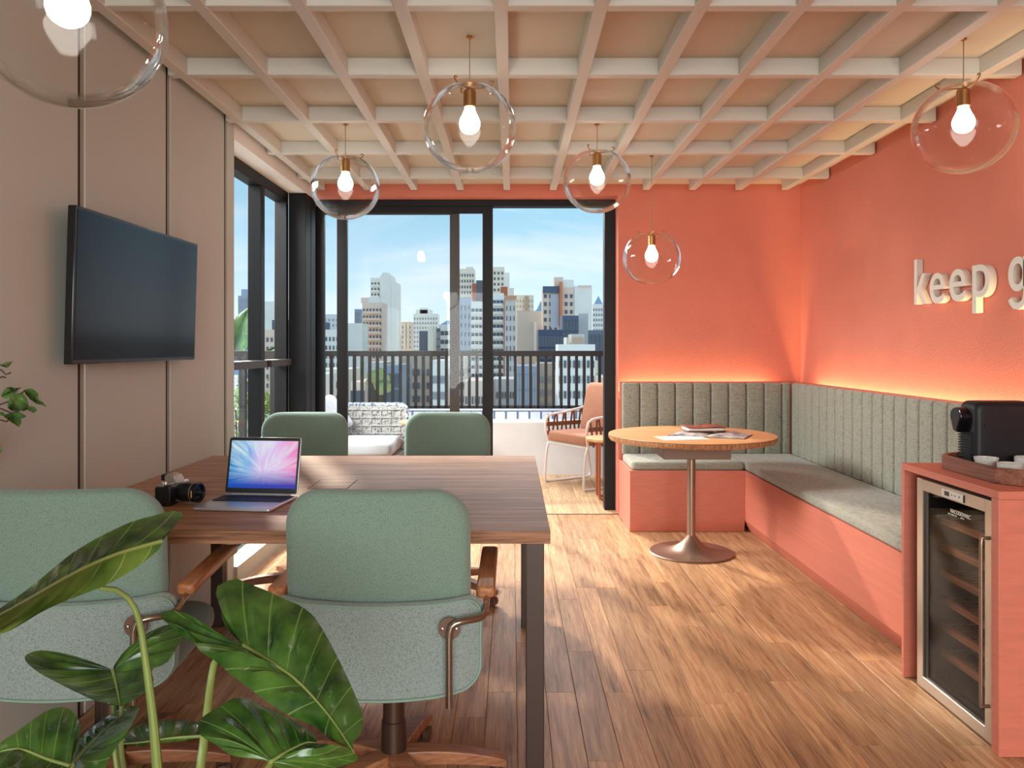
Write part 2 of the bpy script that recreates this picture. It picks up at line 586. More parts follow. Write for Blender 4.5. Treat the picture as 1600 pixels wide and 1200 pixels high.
class MB:
    def __init__(s):
        s.v, s.f, s.uv = [], [], None

    def add(s, verts, faces):
        k = len(s.v)
        s.v += [tuple(p) for p in verts]
        s.f += [tuple(i + k for i in f) for f in faces]
        return s

    def box(s, x0, x1, y0, y1, z0, z1):
        v = [(x0, y0, z0), (x1, y0, z0), (x1, y1, z0), (x0, y1, z0), (x0, y0, z1), (x1, y0, z1), (x1, y1, z1), (x0, y1, z1)]
        return s.add(v, [(3, 2, 1, 0), (4, 5, 6, 7), (0, 1, 5, 4), (1, 2, 6, 5), (2, 3, 7, 6), (3, 0, 4, 7)])

    def obox(s, c, ax, ay, az, hx, hy, hz):
        c, ax, ay, az = Vector(c), Vector(ax), Vector(ay), Vector(az)
        v = []
        for dz in (-1, 1):
            for dx, dy in ((-1, -1), (1, -1), (1, 1), (-1, 1)):
                v.append(c + ax * hx * dx + ay * hy * dy + az * hz * dz)
        return s.add(v, [(3, 2, 1, 0), (4, 5, 6, 7), (0, 1, 5, 4), (1, 2, 6, 5), (2, 3, 7, 6), (3, 0, 4, 7)])

    def prism(s, poly, fn, a, b):
        """poly (u, v) pushed from w=a to w=b; fn(u, v, w) gives the point"""
        k = len(poly)
        v = [fn(u, w, a) for u, w in poly] + [fn(u, w, b) for u, w in poly]
        f = [tuple(range(k))[::-1], tuple(range(k, 2 * k))] + [(i, (i + 1) % k, (i + 1) % k + k, i + k) for i in range(k)]
        return s.add(v, f)

    def lathe(s, prof, c=(0, 0, 0), axis='Z', n=24, closed=False, cap=True):
        """prof: (radius, height) pairs"""
        c = Vector(c)
        v, f = [], []
        for r, h in prof:
            for i in range(n):
                a = 2 * PI * i / n
                x, y = r * math.cos(a), r * math.sin(a)
                p = {'Z': (x, y, h), 'X': (h, x, y), 'Y': (y, h, x)}[axis]
                v.append(c + Vector(p))
        m = len(prof)
        for j in range(m - 1 + (1 if closed else 0)):
            for i in range(n):
                a, b = j * n + i, j * n + (i + 1) % n
                d = ((j + 1) % m)
                f.append((a, b, d * n + (i + 1) % n, d * n + i))
        if not closed and cap:
            if prof[0][0] > 1e-6:
                f.append(tuple(range(n))[::-1])
            if prof[-1][0] > 1e-6:
                f.append(tuple(range((m - 1) * n, m * n)))
        return s.add(v, f)

    def tube(s, pts, r, n=8, cap=True, flat=1.0):
        pts = [Vector(p) for p in pts]
        rs = r if isinstance(r, (list, tuple)) else [r] * len(pts)
        v, f = [], []
        up = None
        for i, p in enumerate(pts):
            d = (pts[min(i + 1, len(pts) - 1)] - pts[max(i - 1, 0)])
            d = d.normalized() if d.length > 1e-9 else Vector((0, 0, 1))
            if up is None:
                up = Vector((0, 0, 1)) if abs(d.z) < 0.9 else Vector((1, 0, 0))
            a = d.cross(up)
            a = a.normalized() if a.length > 1e-6 else d.orthogonal().normalized()
            b = a.cross(d).normalized()
            up = b
            for k in range(n):
                t = 2 * PI * k / n
                v.append(p + a * math.cos(t) * rs[i] + b * math.sin(t) * rs[i] * flat)
        for j in range(len(pts) - 1):
            for k in range(n):
                f.append((j * n + k, j * n + (k + 1) % n, (j + 1) * n + (k + 1) % n, (j + 1) * n + k))
        if cap:
            f.append(tuple(range(n))[::-1])
            f.append(tuple(range((len(pts) - 1) * n, len(pts) * n)))
        return s.add(v, f)

    def slab(s, outline, thick, r, fn, bulge=0.0, rings=3, seg=4, bulge_back=None):
        """rounded-edge slab over OUTLINE (u, v); fn(u, v, w) places it"""
        k = len(outline)
        hu = max(abs(p[0]) for p in outline)
        hv = max(abs(p[1]) for p in outline)
        bb = bulge if bulge_back is None else bulge_back
        prof = []
        inner = [(min(hu, hv) - 0) * (1 - (j + 1) / (rings + 1)) for j in range(rings)]
        for j in reversed(range(rings)):
            fr = (j + 1) / (rings + 1)
            prof.append((r + (min(hu, hv) - r) * fr, -thick / 2 - bb * math.sin(fr * PI / 2)))
        for i in range(seg + 1):
            a = PI / 2 * (1 - i / seg)
            prof.append((r * (1 - math.cos(a)), -thick / 2 + r - r * math.sin(a)))
        for i in range(seg + 1):
            a = PI / 2 * i / seg
            prof.append((r * (1 - math.cos(a)), thick / 2 - r + r * math.sin(a)))
        for j in range(rings):
            fr = (j + 1) / (rings + 1)
            prof.append((r + (min(hu, hv) - r) * fr, thick / 2 + bulge * math.sin(fr * PI / 2)))
        v, f = [], []
        for ins, w in prof:
            fu, fv = max(0.0, 1 - ins / hu), max(0.0, 1 - ins / hv)
            if hu != hv and ins > r:                       # shrink towards a spine, not past it
                q = (ins - r) / max(1e-6, min(hu, hv) - r)
                fu = (1 - r / hu) * (1 - q * 0.999)
                fv = (1 - r / hv) * (1 - q * 0.999)
            for u0, v0 in outline:
                v.append(fn(u0 * fu, v0 * fv, w))
        m = len(prof)
        for j in range(m - 1):
            for i in range(k):
                f.append((j * k + i, j * k + (i + 1) % k, (j + 1) * k + (i + 1) % k, (j + 1) * k + i))
        c0 = len(v)
        v.append(fn(0, 0, -thick / 2 - bb))
        v.append(fn(0, 0, thick / 2 + bulge))
        for i in range(k):
            f.append((i, c0, (i + 1) % k))
            f.append(((m - 1) * k + i, (m - 1) * k + (i + 1) % k, c0 + 1))
        return s.add(v, f)

    def build(s, name, mt, parent=None, bevel=0.0, smooth=True, flip=False, bseg=2):
        off = ORG.get(parent, Vector((0, 0, 0))) if parent else Vector((0, 0, 0))
        me = bpy.data.meshes.new(name)
        me.from_pydata([tuple(Vector(p) - off) for p in s.v], [], s.f)
        if s.uv:
            lay = me.uv_layers.new(name='UVMap')
            for lp in me.loops:
                lay.data[lp.index].uv = s.uv[lp.vertex_index]
        bm = bmesh.new()
        bm.from_mesh(me)
        if not s.uv:
            bmesh.ops.remove_doubles(bm, verts=bm.verts, dist=1e-6)
        bmesh.ops.recalc_face_normals(bm, faces=bm.faces)
        if bevel > 0:
            ed = [e for e in bm.edges if len(e.link_faces) == 2 and e.calc_face_angle(0) > R(40)]
            bmesh.ops.bevel(bm, geom=ed, offset=bevel, segments=bseg, affect='EDGES', profile=0.5)
        bm.to_mesh(me)
        bm.free()
        if smooth:
            me.shade_smooth()
            me.set_sharp_from_angle(angle=R(22 if bevel > 0 else 38))
        me.materials.append(M[mt] if isinstance(mt, str) else mt)
        o = bpy.data.objects.new(name, me)
        COL.objects.link(o)
        if parent:
            o.parent = parent
            ORG[o] = off
        return o


def box(x0, x1, y0, y1, z0, z1):
    return MB().box(x0, x1, y0, y1, z0, z1)


def rrect(w, h, r, n=6):
    pts = []
    rs = r if isinstance(r, (list, tuple)) else [r] * 4
    cs = [(w / 2, h / 2, 0), (-w / 2, h / 2, 90), (-w / 2, -h / 2, 180), (w / 2, -h / 2, 270)]
    for (cx, cy, a0), rr in zip(cs, rs):
        ccx = cx - math.copysign(rr, cx)
        ccy = cy - math.copysign(rr, cy)
        for i in range(n + 1):
            a = R(a0 + 90 * i / n)
            pts.append((ccx + rr * math.cos(a), ccy + rr * math.sin(a)))
    return pts


def dense(poly, step):
    out = []
    for i, p in enumerate(poly):
        q = poly[(i + 1) % len(poly)]
        d = math.hypot(q[0] - p[0], q[1] - p[1])
        k = max(1, int(d / step))
        for j in range(k):
            out.append((p[0] + (q[0] - p[0]) * j / k, p[1] + (q[1] - p[1]) * j / k))
    return out


def crom(pts, n):
    """Catmull-Rom through pts, n samples evenly spread over the chord length"""
    P = [Vector(p) for p in pts]
    seg = [(P[i + 1] - P[i]).length for i in range(len(P) - 1)]
    tot = sum(seg)
    out = []
    for k in range(n):
        s = tot * k / (n - 1)
        i = 0
        while i < len(seg) - 1 and s > seg[i]:
            s -= seg[i]
            i += 1
        t = min(1, s / seg[i]) if seg[i] > 1e-9 else 0
        p0, p1, p2, p3 = P[max(i - 1, 0)], P[i], P[i + 1], P[min(i + 2, len(P) - 1)]
        out.append(0.5 * ((2 * p1) + (p2 - p0) * t + (2 * p0 - 5 * p1 + 4 * p2 - p3) * t * t + (3 * p1 - p0 - 3 * p2 + p3) * t ** 3))
    return out


def thing(name, label, cat, loc=(0, 0, 0), group=None):
    o = bpy.data.objects.new(name, None)
    COL.objects.link(o)
    o.empty_display_size = 0.1
    o.location = loc
    ORG[o] = Vector(loc)
    o['label'] = label
    o['category'] = cat
    if group:
        o['group'] = group
    return o


def tag(o, label, cat, group=None):
    o['label'] = label
    o['category'] = cat
    if group:
        o['group'] = group
    return o


def struct(o):
    o['kind'] = 'structure'
    return o


def stuff(o):
    o['kind'] = 'stuff'
    return o


def dup(root, loc, rz, label, group=None):
    r = root.copy()
    COL.objects.link(r)
    r.location = loc
    r.rotation_euler = (0, 0, rz)
    r['label'] = label
    if group:
        r['group'] = group
    for ch in list(root.children):
        c = ch.copy()
        COL.objects.link(c)
        c.parent = r
        for g in ch.children:
            d = g.copy()
            COL.objects.link(d)
            d.parent = c
    return r


# ------------------------------------------------------------------ room shell
XL, XR = -1.515, 2.238      # inner faces of the left and right walls
YB = 6.175                  # inner face of the back wall
YR = -2.60                  # rear wall, behind the camera
ZC = 2.5626                 # ceiling boards
DOOR_R, DOOR_Z = 0.824, 2.474

floor = struct(box(-1.80, 2.40, YR - 0.15, 6.19, -0.20, -0.012).build('floor', 'groove_floor'))
PLW = 0.1095
plank_cache = {}
def plank_mesh(w, ln, material):
    key = (round(w, 3), round(ln, 2), material)
    if key not in plank_cache:
        o = box(-w / 2 + 0.0006, w / 2 - 0.0006, 0.0006, ln - 0.0006, -0.012, 0.0).build('plank', material, bevel=0.0012, bseg=1)
        plank_cache[key] = o.data
        bpy.data.objects.remove(o)
    return plank_cache[key]
def lay_planks(parent, x0, x1, y0, y1, material, seed):
    rnd = random.Random(seed)
    nx = int(math.ceil((x1 - x0) / PLW))
    for i in range(nx):
        a = x0 + i * PLW
        w = min(PLW, x1 - a)
        if w < 0.02:
            continue
        y = y0 - rnd.choice((0, 0.2, 0.4, 0.6, 0.8))
        while y < y1 - 0.02:
            ln = rnd.choice((0.7, 0.9, 1.1, 1.3))
            s, e = max(y, y0), min(y + ln, y1)
            if y1 - e < 0.15:
                e = y1
            if e - s > 0.02:
                ob = bpy.data.objects.new('plank', plank_mesh(w, e - s, material))
                COL.objects.link(ob)
                ob.location = (a + w / 2, s, 0)
                ob.parent = parent
            y = max(e, y + ln)
lay_planks(floor, XL, XR, 1.2, 6.18, 'floor_oak', 3)
box(XL, XR, YR, 1.2, -0.012, 0).build('floorboards', 'floor_oak', floor)

ceiling = struct(box(-1.75, 2.40, YR - 0.15, 6.46, ZC, ZC + 0.2).build('ceiling', 'ceiling_board'))

# right wall
struct(box(XR, XR + 0.16, YR - 0.15, 6.46, -0.2, ZC).build('wall_right', 'coral_wall'))
# back wall: pier right of the door and the lintel
wb = MB()
wb.box(DOOR_R, XR, YB, 6.45, -0.2, ZC)
wb.box(-1.75, DOOR_R, YB, 6.45, DOOR_Z, ZC)
struct(wb.build('wall_back', 'coral_wall'))
# left wall
wall_left = struct(box(-1.68, XL - 0.02, YR - 0.15, 4.343, -0.2, ZC).build('wall_left', 'groove_floor'))
y0 = 2.780 - 0.7067 * 7
edges = []
for k in range(11):
    edges.append(2.780 + 0.7067 * (k - 8))
prev = YR
for e in edges:
    if e < YR + 0.1:
        continue
    if e > 4.3:
        break
    box(XL - 0.02, XL, prev, e, 0, ZC - 0.001).build('panel', 'beige_panel', wall_left, bevel=0.002)
    box(XL - 0.0205, XL - 0.0015, e + 0.0003, e + 0.016, 0, ZC - 0.001).build('shadow_strip', 'shadow_gap_black', wall_left)  # flush black strip standing in for the groove's shadow
    box(XL - 0.0205, XL - 0.005, e + 0.0165, e + 0.0475, 0, ZC - 0.001).build('groove_strip', 'groove_floor', wall_left)
    prev = e + 0.048
box(XL - 0.02, XL, prev, 4.343, 0, ZC - 0.001).build('panel', 'beige_panel', wall_left, bevel=0.002)
# lintel above the left window and the piece over the corner column
struct(box(-1.76, XL, 4.343, 6.175, 2.432, ZC).build('wall_left_lintel', 'white_plaster'))
# unseen rear wall with an assumed wide window around the fill lamp
rw = MB()
rw.box(-1.68, -1.30, YR - 0.15, YR, 0, ZC)
rw.box(2.02, XR, YR - 0.15, YR, 0, ZC)
rw.box(-1.30, 2.02, YR - 0.15, YR, 0, 0.4)
rw.box(-1.30, 2.02, YR - 0.15, YR, 2.48, ZC)
struct(rw.build('wall_rear', 'white_plaster'))
w3 = MB()
for x in (-1.30, -0.2, 0.92, 1.97):
    w3.box(x, x + 0.05, YR - 0.12, YR - 0.06, 0.4, 2.48)
w3.box(-1.30, 2.02, YR - 0.12, YR - 0.06, 0.4, 0.45)
w3.box(-1.30, 2.02, YR - 0.12, YR - 0.06, 2.43, 2.48)
struct(w3.build('window_3', 'frame_black'))

# left window: frame, mullion, panes, transom bars
win = struct(MB().box(-1.731, -1.643, 4.343, 5.855, 2.357, 2.432).build('window_1', 'frame_black', bevel=0.003))
box(-1.731, -1.643, 5.214, 5.295, 0.10, 2.357).build('mullion', 'frame_black', win, bevel=0.003)
box(-1.731, -1.643, 4.343, 4.385, 0.10, 2.357).build('mullion', 'frame_black', win, bevel=0.003)
box(-1.731, -1.643, 5.80, 5.855, 0.10, 2.357).build('mullion', 'frame_black', win, bevel=0.003)
for a, b in ((4.385, 5.214), (5.295, 5.80)):
    box(-1.731, -1.643, a, b, 0.10, 0.16).build('bottom_rail', 'frame_black', win, bevel=0.003)
    box(-1.715, -1.60, a + 0.01, b - 0.005, 1.165, 1.212).build('transom', 'frame_brown', win, bevel=0.003)
    box(-1.695, -1.687, a, b, 1.212, 2.357).build('pane', 'clear_glass', win)
    box(-1.695, -1.687, a, b, 0.16, 1.165).build('pane', 'clear_glass', win)
struct(box(-1.76, -1.497, 4.345, 5.853, -0.011, 0.10).build('trim_1', 'beige_panel', bevel=0.003))
# corner column
col_ = struct(box(-1.643, XL, 5.855, 6.14, 0, 2.432).build('trim_2', 'frame_black', bevel=0.004))
box(-1.5155, -1.513, 6.00, 6.012, 0, 2.43).build('joint', 'shadow_gap_black', col_)

# sliding door: frame and two glazed leaves
d1 = struct(MB().box(-1.66, DOOR_R, 6.34, 6.45, 2.421, DOOR_Z).build('door_1', 'frame_black', bevel=0.003))
box(0.737, DOOR_R, 6.34, 6.45, 0.0, 2.421).build('jamb', 'frame_black', d1, bevel=0.003)
box(-1.66, -1.585, 6.34, 6.45, 0.0, 2.421).build('jamb', 'frame_black', d1, bevel=0.003)
def leaf_door(x0, x1, y0, y1, m_l, m_r, sw=0.082):
    box(x0, x0 + sw, y0, y1, 0.012, 2.421).build('stile', m_l, d1, bevel=0.002)
    box(x1 - sw, x1, y0, y1, 0.012, 2.421).build('stile', m_r, d1, bevel=0.002)
    box(x0 + sw, x1 - sw, y0, y1, 2.366, 2.421).build('top_rail', 'frame_black', d1, bevel=0.002)
    box(x0 + sw, x1 - sw, y0, y1, 0.012, 0.10).build('bottom_rail', 'frame_black', d1, bevel=0.002)
    ym = (y0 + y1) / 2
    box(x0 + sw, x1 - sw, ym - 0.003, ym + 0.003, 0.10, 2.366).build('pane', 'clear_glass', d1)
leaf_door(-1.396, -0.153, 6.345, 6.385, 'frame_black', 'frame_black')
leaf_door(-1.585, -0.423, 6.400, 6.440, 'frame_black', 'frame_brown', 0.077)
struct(box(XL, DOOR_R, 6.18, 6.20, -0.01, 0.002).build('trim_3', 'frame_brown'))

# ------------------------------------------------------------------ ceiling lattice
ZB = 1.186 + EYE
lat = thing('ceiling_lattice', 'white painted timber lattice of crossing beams hung under the ceiling', 'lattice', (0.36, 2.0, ZB))
for k in range(-4, 7):
    xc = -0.039 + 0.3505 * k
    box(xc - 0.025, xc + 0.025, YR + 0.02, 6.022, ZB, ZC).build('beam', 'lattice_paint', lat, bevel=0.0025, bseg=1)
for k in range(-7, 5):
    yc = 2.7707 + 0.7043 * k + 0.025
    box(XL + 0.012, 2.226, yc - 0.025, yc + 0.025, ZB + 0.0012, ZC).build('beam', 'lattice_paint', lat, bevel=0.0025, bseg=1)

# ------------------------------------------------------------------ banquette
def bench_profile(fn, a, b):
    poly = [(0.0, 0.432), (0.0, 0.085), (0.038, 0.001), (0.57, 0.001), (0.57, 0.432)]
    return MB().prism(poly, fn, a, b)
bench = thing('corner_bench', 'coral L-shaped corner bench with grey cushions and channelled back', 'bench', (1.7, 5.6, 0))
MB().prism([(1.633, 0.432), (1.633, 0.085), (1.673, 0.001), (2.236, 0.001), (2.236, 0.432)], lambda u, v, w: (u, w, v), 3.154, 6.173).build('base', 'coral_wood', bench, bevel=0.002)
MB().prism([(5.580, 0.432), (5.580, 0.085), (5.596, 0.001), (6.173, 0.001), (6.173, 0.432)], lambda u, v, w: (w, u, v), 0.826, 1.6325).build('base', 'coral_wood', bench, bevel=0.002)
def cushion(cx, cy, w, d, name='seat_cushion'):
    MB().slab(dense(rrect(w, d, 0.03, 4), 0.12), 0.058, 0.018, lambda u, v, k: (cx + u, cy + v, 0.432 + 0.03 + k), bulge=0.008, bulge_back=0.0).build(name, 'bench_cloth', bench)
cushion((1.637 + 2.118) / 2, (3.16 + 6.05) / 2, 2.118 - 1.637, 6.05 - 3.16)
cushion((0.838 + 1.632) / 2, (5.590 + 6.05) / 2, 1.632 - 0.838, 6.05 - 5.590)
# channelled back: one pad per channel
pad_z0, pad_z1 = 0.478, 1.026
def pad(w, fn):
    hz = (pad_z1 - pad_z0)
    MB().slab(rrect(w - 0.005, hz, 0.014, 3), 0.05, 0.016, fn, bulge=0.004, bulge_back=0.0, rings=2).build('channel_pad', 'bench_cloth', bench)
px0, px1 = 0.838, 2.122
npad = 9
pw = 0.1352
x = px0
while x < px1 - 0.02:
    w = min(pw, px1 - x)
    xc = x + w / 2
    pad(w, lambda u, v, k, xc=xc: (xc + u, 6.085 - k, (pad_z0 + pad_z1) / 2 + v))
    x += pw
y = 6.058
while y > 3.17:
    w = min(pw, y - 3.157)
    if w > 0.03:
        yc = y - w / 2
        pad(w, lambda u, v, k, yc=yc: (2.148 - k, yc + u, (pad_z0 + pad_z1) / 2 + v))
    y -= pw
bb = MB()
bb.box(0.826, 2.19, 6.112, 6.127, 0.433, 1.034)
bb.box(2.175, 2.19, 3.154, 6.112, 0.433, 1.034)
bb.box(2.175, 2.19, 2.44, 3.154, 0.8435, 1.034)
bb.box(2.19, 2.236, 2.44, 2.448, 0.8435, 1.034)
bb.build('back_board', 'coral_wood', bench, bevel=0.001)
bb = MB()
bb.box(0.826, 2.236, 6.127, 6.173, 0.90, 0.93)
bb.box(2.19, 2.236, 2.449, 6.127, 0.90, 0.93)
bb.build('light_trough', 'coral_wood', bench)
# LED lines lying in the trough behind the back board
for nm, (a, b), lab in (('led_strip', ((0.84, 1.98, 6.140, 6.155, 0.931, 0.937), 0), 'warm LED strip hidden behind the bench back on the door wall'),
                        ('led_strip', ((2.205, 2.220, 2.46, 5.84, 0.931, 0.937), 1), 'warm LED strip hidden behind the long bench back under the lettering')):
    st = tag(box(*a).build(nm, 'led_glow'), lab, 'light strip')
    ld = bpy.data.lights.new('led_light', 'AREA')
    ld.shape = 'RECTANGLE'
    ln = max(a[1] - a[0], a[3] - a[2])
    ld.size, ld.size_y = (ln, 0.02) if b == 0 else (0.02, ln)
    ld.energy = LED_W * ln
    ld.color = (1.0, 0.72, 0.38)
    lo = bpy.data.objects.new('led_light', ld)
    COL.objects.link(lo)
    lo.location = ((a[0] + a[1]) / 2, (a[2] + a[3]) / 2, 0.945)
    lo.rotation_euler = (PI, 0, 0)
    lo.parent = st

# ------------------------------------------------------------------ lettering on the right wall
sign = thing('wall_lettering', 'raised white letters reading keep g on the coral wall', 'lettering', (2.236, 4.0, 1.46))
dg = None
def glyph_mesh(ch):
    cu = bpy.data.curves.new('letter', 'FONT')
    cu.body = ch
    cu.extrude = 0.5
    cu.offset = 0.006
    ob = bpy.data.objects.new('letter_tmp', cu)
    COL.objects.link(ob)
    bpy.context.view_layer.update()
    me = bpy.data.meshes.new_from_object(ob.evaluated_get(bpy.context.evaluated_depsgraph_get()))
    bpy.data.objects.remove(ob)
    return me
def fit(me, fx, fy, fz):
    xs = [v.co.x for v in me.vertices]; ys = [v.co.y for v in me.vertices]; zs = [v.co.z for v in me.vertices]
    for v in me.vertices:
        a = (v.co.x - min(xs)) / (max(xs) - min(xs)) if v is not None else 0
        v.co.z = v.co.z
    X0, X1, Y0, Y1, Z0, Z1 = min(xs), max(xs), min(ys), max(ys), min(zs), max(zs)
    for v, x, y, z in zip(me.vertices, xs, ys, zs):
        v.co = fx((x - X0) / (X1 - X0), (y - Y0) / (Y1 - Y0), (z - Z0) / (Z1 - Z0))
    return me
for ch, ya, w, z0, z1 in (('k', 4.362, 0.128, 1.531, 1.776), ('e', 4.200, 0.138, 1.525, 1.683), ('e', 4.012, 0.140, 1.525, 1.685),
                          ('p', 3.813, 0.140, 1.461, 1.688)):
    me = fit(glyph_mesh(ch), lambda u, v, k, ya=ya, w=w, z0=z0, z1=z1: Vector((2.2365 - 0.034 * k, ya - w * u, z0 + (z1 - z0) * v)) - ORG[sign], 0, 0)
    bm = bmesh.new(); bm.from_mesh(me); bmesh.ops.recalc_face_normals(bm, faces=bm.faces); bm.to_mesh(me); bm.free()
    me.materials.clear()
    me.materials.append(M['letter_white'])
    ob = bpy.data.objects.new('letter', me)
    COL.objects.link(ob)
    ob.parent = sign

# the g: a round bowl, a straight stem and an open hook
def ribbon(mb, pts, w, closed=False):
    k = len(pts)
    vs = []
    for i, (u, v) in enumerate(pts):
        a = pts[i - 1] if (i or closed) else pts[0]
        b = pts[(i + 1) % k] if (i < k - 1 or closed) else pts[-1]
        du, dv = b[0] - a[0], b[1] - a[1]
        ln = math.hypot(du, dv) or 1
        nu, nv_ = -dv / ln * w / 2, du / ln * w / 2
        for q, x in ((1, 2.2025), (-1, 2.2025), (-1, 2.2365), (1, 2.2365)):
            vs.append((x, 3.535 - (u + q * nu), v + q * nv_))
    fs = []
    for i in range(k if closed else k - 1):
        j = (i + 1) % k
        for q in range(4):
            fs.append((i * 4 + q, i * 4 + (q + 1) % 4, j * 4 + (q + 1) % 4, j * 4 + q))
    if not closed:
        fs += [(3, 2, 1, 0), tuple((k - 1) * 4 + q for q in range(4))]
    mb.add(vs, fs)
mb = MB()
ribbon(mb, [(0.064 + 0.050 * math.cos(2 * PI * i / 36), 1.618 + 0.061 * math.sin(2 * PI * i / 36)) for i in range(36)], 0.030, True)
ribbon(mb, [(0.118, 1.690), (0.118, 1.60), (0.118, 1.53), (0.110, 1.503), (0.092, 1.485), (0.066, 1.477), (0.040, 1.481), (0.020, 1.496), (0.012, 1.512)], 0.029)
mb.build('letter', 'letter_white', sign)

# ------------------------------------------------------------------ television
tv = thing('television', 'black flat television on the left panelled wall', 'television', (XL, 3.13, 1.24))
def tilt(x, z):                       # the set leans forward by 1.6 degrees
    return x + (z - 1.505) * math.tan(R(1.6))
def tvbox(x0, x1, y0, y1, z0, z1):
    return MB().prism([(tilt(x0, z0), z0), (tilt(x1, z0), z0), (tilt(x1, z1), z1), (tilt(x0, z1), z1)], lambda u, v, w: (u, w, v), y0, y1)
tvbox(-1.470, -1.443, 2.622, 3.640, 1.242, 1.768).build('body', 'tv_black', tv, bevel=0.003)
tvbox(-1.4435, -1.4415, 2.634, 3.630, 1.256, 1.758).build('screen', 'tv_screen', tv)
box(XL + 0.0015, -1.470, 2.95, 3.30, 1.38, 1.62).build('wall_bracket', 'tv_black', tv, bevel=0.003)

# ------------------------------------------------------------------ conference table
TX0, TX1, TY0, TY1, TZ = -1.512, 0.115, 2.376, 4.026, 0.75
tb = thing('conference_table', 'square walnut meeting table against the panelled left wall', 'table', (-0.7, 3.2, 0))
box(TX0, TX1, TY0, 3.718, TZ - 0.038, TZ).build('tabletop', 'table_walnut', tb, bevel=0.0015)
box(TX0, TX1, 3.723, TY1, TZ - 0.038, TZ).build('tabletop', 'table_walnut', tb, bevel=0.0015)
box(-0.793, -0.637, 3.082, 3.298, TZ - 0.004, TZ + 0.0004).build('cable_hatch_frame', 'shadow_gap_black', tb)
box(-0.788, -0.642, 3.087, 3.293, TZ - 0.004, TZ + 0.001).build('cable_hatch', 'table_walnut', tb)
for x0, y0 in ((0.042, 2.398), (0.042, 3.685), (-1.395, 2.660), (-1.395, 3.685)):
    box(x0, x0 + 0.055, y0, y0 + 0.055, 0.001, TZ - 0.0385).build('leg', 'table_leg_brown', tb, bevel=0.003)
box(0.055, 0.085, 2.453, 3.685, 0.682, TZ - 0.039).build('side_rail', 'table_leg_brown', tb)
box(-1.382, -1.352, 2.715, 3.685, 0.682, TZ - 0.039).build('side_rail', 'table_leg_brown', tb)

